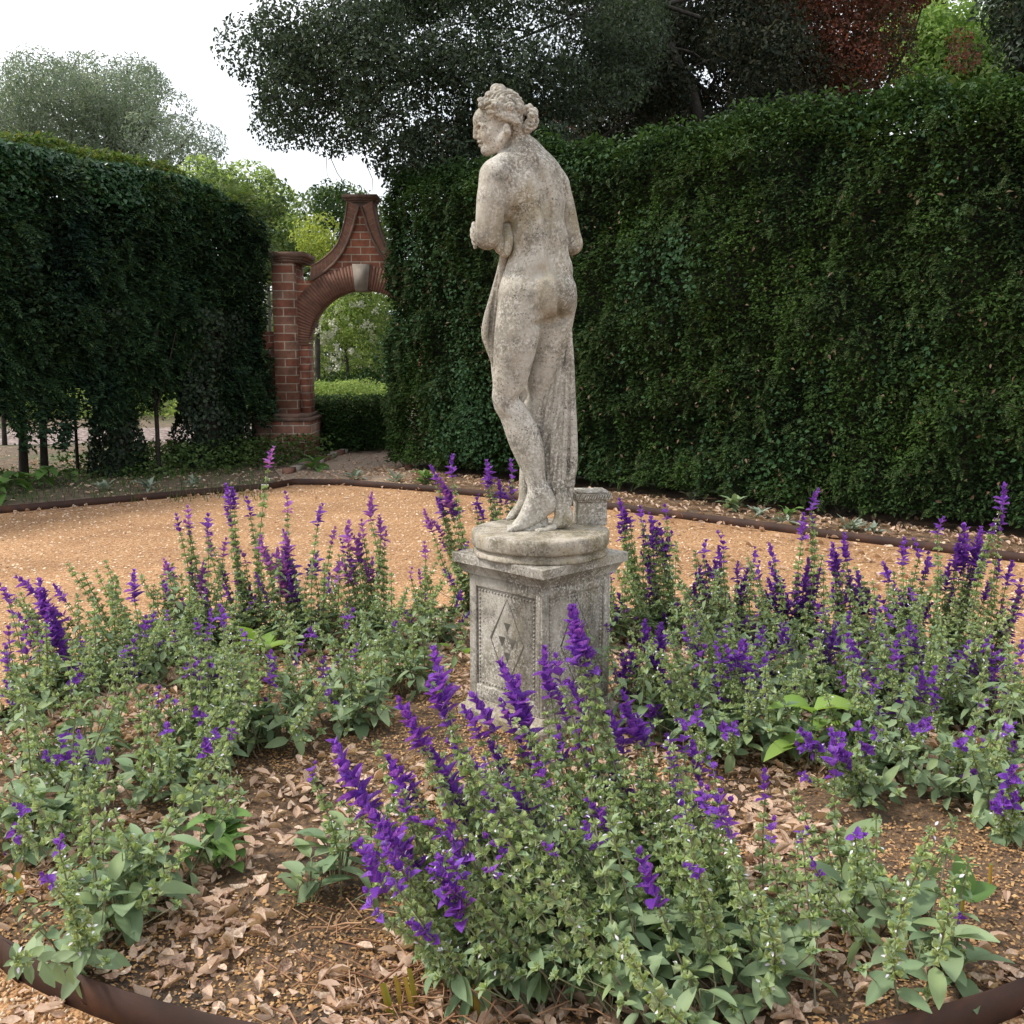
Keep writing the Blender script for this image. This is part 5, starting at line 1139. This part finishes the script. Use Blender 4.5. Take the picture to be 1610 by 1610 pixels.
g = G(1265, 1210, SOIL); leafy('broad_leaved_plant', 'plant with large pale curled leaves among the right salvias', 'plant', g.x, g.y, 5, .15, leafG(.6, 6, .3, .5, .8, .006), 'bigpale', (.1, .9), (.08, .22), z=SOIL)
g = G(722, 1030, SOIL); leafy('seedling', 'small fresh green seedling on the leaf litter left of the pedestal', 'plant', g.x, g.y, 5, .08, SMALL, 'bigpale', (.2, 1), (.01, .05), z=SOIL)
g = G(1030 + 480, 1445, SOIL); o = empty('seedling', (g.x, g.y, SOIL), 'seedling with two broad upright leaves on a thick yellow stem by dead leaves', 'plant')
b = MB(); b.tube([(g.x, g.y, SOIL - .01), (g.x + .003, g.y, SOIL + .06)], [.006, .005], 8); b.build('stalk', M['shoot'], o, True)
b = MB(); T = leafG(.62, 6, .2, .2, .8, .004)
for d, n, s in (((-.1, 0, 1), (.1, -1, 0), .11), ((.8, -.1, .45), (-.3, -.6, .9), .09)): b.inst(T, np.array([[g.x, g.y, SOIL + .058]]), basis(np.array([d], float), np.array([n], float)), np.array([s]), 0)
b.build('leaf', M['broadleaf'], o, True)
g = G(1556, 1405, SOIL); o = empty('cut_stem', (g.x, g.y, SOIL), 'short cut yellow-green stub standing beside the two-leaved seedling', 'plant stub')
b = MB(); b.tube([(g.x, g.y, SOIL - .01), (g.x - .003, g.y, SOIL + .085)], [.005, .0045], 8); b.build('stalk', M['shoot'], o, True)
def tuft(px, py, label, n, h, lean):
    g = G(px, py, SOIL); o = empty('cut_bulb_leaves', (g.x, g.y, SOIL), label, 'plant stubs'); r = random.Random(px)
    for k in range(n):
        x, y = g.x + r.uniform(-.03, .03), g.y + r.uniform(-.03, .03); L = h * r.uniform(.6, 1.1); d = Vector((lean + r.uniform(-.25, .25), r.uniform(-.2, .2), 1)).normalized(); wd = r.uniform(.005, .008); a = r.uniform(-.6, .6); s = Vector((math.cos(a), math.sin(a), 0)) * wd
        b = MB(); V = []
        for i in range(5): p = Vector((x, y, SOIL - .01)) + d * L * i / 4 + Vector((lean, 0, 0)) * .04 * (i / 4) ** 2; q_ = 1 - .2 * i / 4; V += [tuple(p - s * q_), tuple(p + Vector((s.y, -s.x, 0)) * .25), tuple(p + s * q_)]
        b.add(V, [[i * 3 + j, i * 3 + j + 1, i * 3 + j + 4, i * 3 + j + 3] for i in range(4) for j in (0, 1)]); b.build('blade', M['shoot'], o, True)
tuft(632, 1590, 'yellowing cut strap leaves leaning apart at the bottom left of centre', 6, .11, -.12)
tuft(748, 1590, 'green cut strap leaves in a tight tuft at the bottom centre', 8, .12, 0)
tuft(20, 1420, 'orange-tinged cut strap leaves at the far lower left', 5, .10, -.2)
# straw and dry stalks round the tufts
b = MB()
for px, py, n, sp in ((610, 1575, 90, .13), (690, 1560, 70, .14), (40, 1410, 40, .08), (715, 985, 20, .05), (560, 1470, 30, .1)):
    g = G(px, py, SOIL)
    for k in range(n):
        x, y = g.x + random.gauss(0, sp), g.y + random.gauss(0, sp * .7); L = random.uniform(.04, .11); a = random.uniform(0, 6.28); z = SOIL + random.uniform(.005, .03); up = abs(random.gauss(0, .35)); b.tube([(x, y, z), (x + L * .5 * math.cos(a), y + L * .5 * math.sin(a), z + up * L * .5), (x + L * math.cos(a), y + L * math.sin(a), z + up * L * .8)], random.uniform(.0012, .0028), 4)
tag(b.build('dry_stalks', M['strawy']), 'broken tan dry stalks lying round the cut strap leaves', 'plant debris', kind='stuff')

# silver lamb's ears and other border plants at the hedge feet
TS = leafG(.3, 4, .25, .25, .8, .005)
for px, py, s, lb in ((1090, 790, .16, 'silvery woolly-leaved plant behind the strip nearest the casket side of the hedge border'), (1190, 818, .15, 'silvery woolly-leaved plant in the middle of the right hedge border'), (1230, 828, .12, 'silvery tuft beside the middle woolly plant in the right hedge border'), (1335, 838, .15, 'silvery tuft at the right end of the right hedge border'), (1372, 842, .10, 'small silvery tuft at the far right end of the hedge border'), (162 * 1, 774, .13, 'silvery rosette at the left border just behind the steel strip'), (236, 772, .16, 'larger silvery rosette in the middle of the left border'), (305, 768, .12, 'small silvery rosette in the left border near the path gap'), (560, 757, .17, 'pale silvery rosette at the path mouth before the arch'), (625, 760, .13, 'small silvery rosette at the path mouth beside the right hedge end')):
    g = G(px, py - 3); leafy('silver_plant', lb, 'plant', g.x, g.y, 16, s, TS, 'silver', (.1, 1.2), (.0, .04), 'silvery rosettes along the borders')
for px, py, s, n, lb in ((1150, 805, .13, 26, 'dark green leafy clump in the right hedge border'), (670, 762, .12, 36, 'fresh green clump at the foot of the right hedge beside the arch path'), (495, 738, .30, 9, 'wide-leaved green plant at the left of the path before the arch'), (1240, 820, .1, 16, 'small grey-green clump beside the silvery tufts at right'), (1460, 800, .08, 8, 'small yellow-green sprig under the right hedge')):
    g = G(px, py); leafy('border_plant', lb, 'plant', g.x, g.y, n, s, SLEAF, 'sleaf' if 'dark' in lb else 'broadleaf', (0, 1.2), (.0, .12))
for px, py, s, lb in ((25, 775, .20, 'broad-leaved green plant at the left edge under the hedge'), (-5, 790, .2, 'broad-leaved green plant cut by the left edge of the view'), (65, 768, .17, 'broad-leaved plant in front of the twin thin trunks'), (108, 762, .15, 'heart-leaved plant right of the twin trunks')):
    g = G(px, py); leafy('broad_leaved_plant', lb, 'plant', g.x, g.y, 12, s, leafG(.7, 5, .2, .5, .7, .004), 'broadleaf', (-.2, .6), (.05, .22))
M['grass'] = mat_leaf('grass_blade', [(.07, .13, .035), (.13, .19, .055), (.05, .09, .025)], .35, .6)
# ground cover below and before the left hedge
b = MB(); n = 26000; uu = rng.uniform(-1, L2 + .5, n); ww = rng.uniform(-1.5, 1.3, n); p = np.stack([LA[0] + t2[0] * uu + n2[0] * ww * -1, LA[1] + t2[1] * uu + n2[1] * ww * -1, np.zeros(n)], 1)
dn = SN(51, 1.7)(p); k = (dn + rng.normal(0, .4, n) > -.15) & ((-ww < .95)); p = p[k]; p[:, 2] = rng.uniform(.01, .22, len(p)) * np.clip(dn[k] + .8, .2, 1.6)
leafcloud(b, LEAFW, p, np.repeat([[0, 0, 1.]], len(p), 0), rng.uniform(.03, .075, len(p)), 0, .7)
g1 = [G(random.uniform(-60, 420), random.uniform(742, 790)) for k in range(900)]
for gg in g1:
    a = random.uniform(0, 6.28); h = random.uniform(.04, .14); b.add([(gg.x - .004, gg.y, 0), (gg.x + .004, gg.y, 0), (gg.x + .03 * math.cos(a), gg.y + .03 * math.sin(a), h)], [[0, 1, 2]])
tag(b.build('ground_cover', M['grass']), 'low green ground cover and grass under the left hedge', 'ground cover', kind='stuff')

# ------------------------------------------------------------------ leaf litter, chips and pebbles
M['litter'] = mat_leaf('dead_leaf', [(.50, .33, .22), (.70, .53, .40), (.80, .66, .52), (.30, .17, .11), (.56, .39, .28), (.68, .54, .42), (.40, .23, .15), (.24, .13, .09), (.62, .45, .34)], .2, .65, vein=(.50, .35, .25))
LITT = [leafG(.5, 4, c, d, .85, .03) for c, d in ((.35, .2), (.6, -.2), (-.5, .25), (.2, -.1), (1.0, .1))]
def inbed(p, m=.03): return np.hypot((p[:, 0] - BC.x) / BA, p[:, 1] - BC.y) < BR - m
b = MB(); n = 21000; a = rng.uniform(0, 6.28, n); r = BR * np.sqrt(rng.uniform(0, 1, n)); p = np.stack([BC.x + BA * r * np.cos(a), BC.y + r * np.sin(a), np.zeros(n)], 1)
dn = SN(61, 3.2)(p) + SN(62, 8)(p) * .5; rim = np.clip((r - BR * .72) / (BR * .28), 0, 1)
k = (dn + rng.normal(0, .5, n) > .28 - .8 * rim) & inbed(p) & (np.hypot(p[:, 0] - PX, p[:, 1] - PY) > .3); p = p[k]; dn = dn[k]; p[:, 2] = soil_z(p[:, 0], p[:, 1]) + rng.uniform(.004, .028, len(p))
for i, T in enumerate(LITT):
    q_ = p[i::5]; m = len(q_); d = np.stack([np.cos(t_ := rng.uniform(0, 6.28, m)), np.sin(t_), rng.normal(0, .25, m)], 1); nn = np.array([[0, 0, 1.]]) + rng.normal(0, .27, (m, 3)); nn[:, 2] *= np.where(rng.uniform(0, 1, m) < .5, 1, -1)
    b.inst(T, q_, basis(d, nn), (rng.uniform(.2, .66, m) ** 1.15 * .10)[:, None] * np.stack([rng.uniform(.6, 1.25, m), np.ones(m), rng.uniform(.6, 1.5, m)], 1))
tag(b.build('leaf_litter', M['litter'], None, True), 'curled tan and pinkish dead leaves scattered over the bed', 'leaf litter', kind='stuff')
M['crumb'] = mat_leaf('bark_crumb', [(.28, .15, .065), (.44, .26, .11), (.52, .33, .16), (.13, .08, .05), (.36, .19, .08), (.48, .28, .12)], .0, .8)
CH = (np.array([[-.5, -.3, 0], [.5, -.4, 0], [.45, .35, .05], [-.4, .4, 0], [0, 0, .35]]), np.array([[0, 1, 4], [1, 2, 4], [2, 3, 4], [3, 0, 4]]))
b = MB(); n = 110000; a = rng.uniform(0, 6.28, n); r = BR * np.sqrt(rng.uniform(0, 1, n)); p = np.stack([BC.x + BA * r * np.cos(a), BC.y + r * np.sin(a), np.zeros(n)], 1)
k = (p[:, 1] < 4.6) & inbed(p) & (SN(71, 4)(p) + rng.normal(0, .6, n) > -.7); p = p[k]; p[:, 2] = soil_z(p[:, 0], p[:, 1]) + rng.uniform(-.003, .008, len(p)); m = len(p); t_ = rng.uniform(0, 6.28, m)
b.inst(CH, p, basis(np.stack([np.cos(t_), np.sin(t_), rng.normal(0, .3, m)], 1), np.array([[0, 0, 1.]]) + rng.normal(0, .4, (m, 3))), np.stack([rng.uniform(.3, 1.6, m) * .009, rng.uniform(.5, 1.6, m) * .009, rng.uniform(.3, 1, m) * .012], 1))
tag(b.build('bark_crumbs', M['crumb']), 'fine brown bark crumbs and soil crumbs on the bed', 'mulch', kind='stuff')
# pebbles of the near gravel, light chips and leaves on the far gravel
M['pebble'] = mat_leaf('gravel_pebble', [(.34, .19, .085), (.48, .28, .13), (.60, .42, .25), (.26, .14, .07), (.54, .33, .16), (.66, .52, .38)], 0, .75)
ico = bmv = None
t5 = (1 + 5 ** .5) / 2; IV = np.array([[-1, t5, 0], [1, t5, 0], [-1, -t5, 0], [1, -t5, 0], [0, -1, t5], [0, 1, t5], [0, -1, -t5], [0, 1, -t5], [t5, 0, -1], [t5, 0, 1], [-t5, 0, -1], [-t5, 0, 1]]) / 1.9
IF = np.array([[0, 11, 5], [0, 5, 1], [0, 1, 7], [0, 7, 10], [0, 10, 11], [1, 5, 9], [5, 11, 4], [11, 10, 2], [10, 7, 6], [7, 1, 8], [3, 9, 4], [3, 4, 2], [3, 2, 6], [3, 6, 8], [3, 8, 9], [4, 9, 5], [2, 4, 11], [6, 2, 10], [8, 6, 7], [9, 8, 1]])
b = MB(); n = 34000; p = np.stack([rng.uniform(-2.4, 2.4, n), rng.uniform(1.6, 3.3, n), np.zeros(n)], 1); p = p[(np.hypot((p[:, 0] - BC.x) / BA, p[:, 1] - BC.y) > BR + .01) & (np.abs(p[:, 0]) < p[:, 1] * .62)]; m = len(p); p[:, 2] = rng.uniform(-.002, .006, m)
b.inst((IV, IF), p, basis(rvec(m), rvec(m)), np.stack([rng.uniform(.5, 1.3, m) * .006, rng.uniform(.6, 1.5, m) * .0065, rng.uniform(.5, 1, m) * .005], 1))
tag(b.build('gravel_pebbles', M['pebble'], None, True), 'loose orange and tan pebbles of the near gravel outside the strip', 'gravel', kind='stuff')
M['chip'] = mat_leaf('pale_chip', [(.66, .50, .34), (.74, .60, .46), (.50, .32, .18), (.30, .16, .08), (.58, .38, .22), (.70, .52, .36)], 0, .8)
b = MB(); n = 26000; p = np.stack([rng.uniform(-7, 6, n), rng.uniform(3, 11.3, n), np.zeros(n)], 1)
def onpath(p):
    x, y = p[:, 0], p[:, 1]; lim = np.minimum(5.85 + (x + 9.5) * .722, np.where(x < -2.45, 11.3, np.where(x < -.83, 11.35 - (x + 2.45) * .33, 10.7 - (x + .83) * .80))); return (y < lim - .12) & (np.hypot((x - BC.x) / BA, y - BC.y) > BR + .05)
p = p[onpath(p)]; m = len(p); p[:, 2] = .002; t_ = rng.uniform(0, 6.28, m)
b.inst(CH, p, basis(np.stack([np.cos(t_), np.sin(t_), rng.normal(0, .2, m)], 1), np.array([[0, 0, 1.]]) + rng.normal(0, .25, (m, 3))), rng.uniform(.5, 1.6, m) * .014)
tag(b.build('gravel_chips', M['chip']), 'pale chips scattered through the orange gravel path', 'gravel', kind='stuff')
b = MB()
def scatter_l(n, fn, s0=.03, s1=.07, z=.01):
    p = np.array([fn() for _ in range(n)]); m = len(p); p[:, 2] += z; t_ = rng.uniform(0, 6.28, m); b.inst(LITT[int(rng.integers(5))], p, basis(np.stack([np.cos(t_), np.sin(t_), rng.normal(0, .2, m)], 1), np.array([[0, 0, 1.]]) + rng.normal(0, .3, (m, 3))), rng.uniform(s0, s1, m))
for _ in range(3):
    scatter_l(90, lambda: tuple(G(random.uniform(700, 1610), random.uniform(800, 930))))
    scatter_l(420, lambda: (lambda u, v: (HA[0] + tv[0] * u + nv[0] * v, HA[1] + tv[1] * u + nv[1] * v, .006))(random.uniform(-.2, 8), abs(random.gauss(0, .6))))
    scatter_l(500, lambda: tuple(G(random.uniform(-40, 700), random.triangular(700, 790, 745))), .03, .06)
    scatter_l(160, lambda: (lambda u: (OUT_L[0][0] + (OUT_L[2][0] - OUT_L[0][0]) * u + random.uniform(.0, .12), OUT_L[0][1] + (OUT_L[2][1] - OUT_L[0][1]) * u - abs(random.gauss(.12, .12)) - .12, 0))(random.random()), .03, .06)
    scatter_l(16, lambda: tuple(G(random.choice((random.uniform(0, 150), random.uniform(1480, 1610))), random.uniform(1560, 1612))), .03, .05)
tag(b.build('fallen_leaves', M['litter'], None, True), 'fallen pale leaves along the borders and on the gravel path', 'leaf litter', kind='stuff')
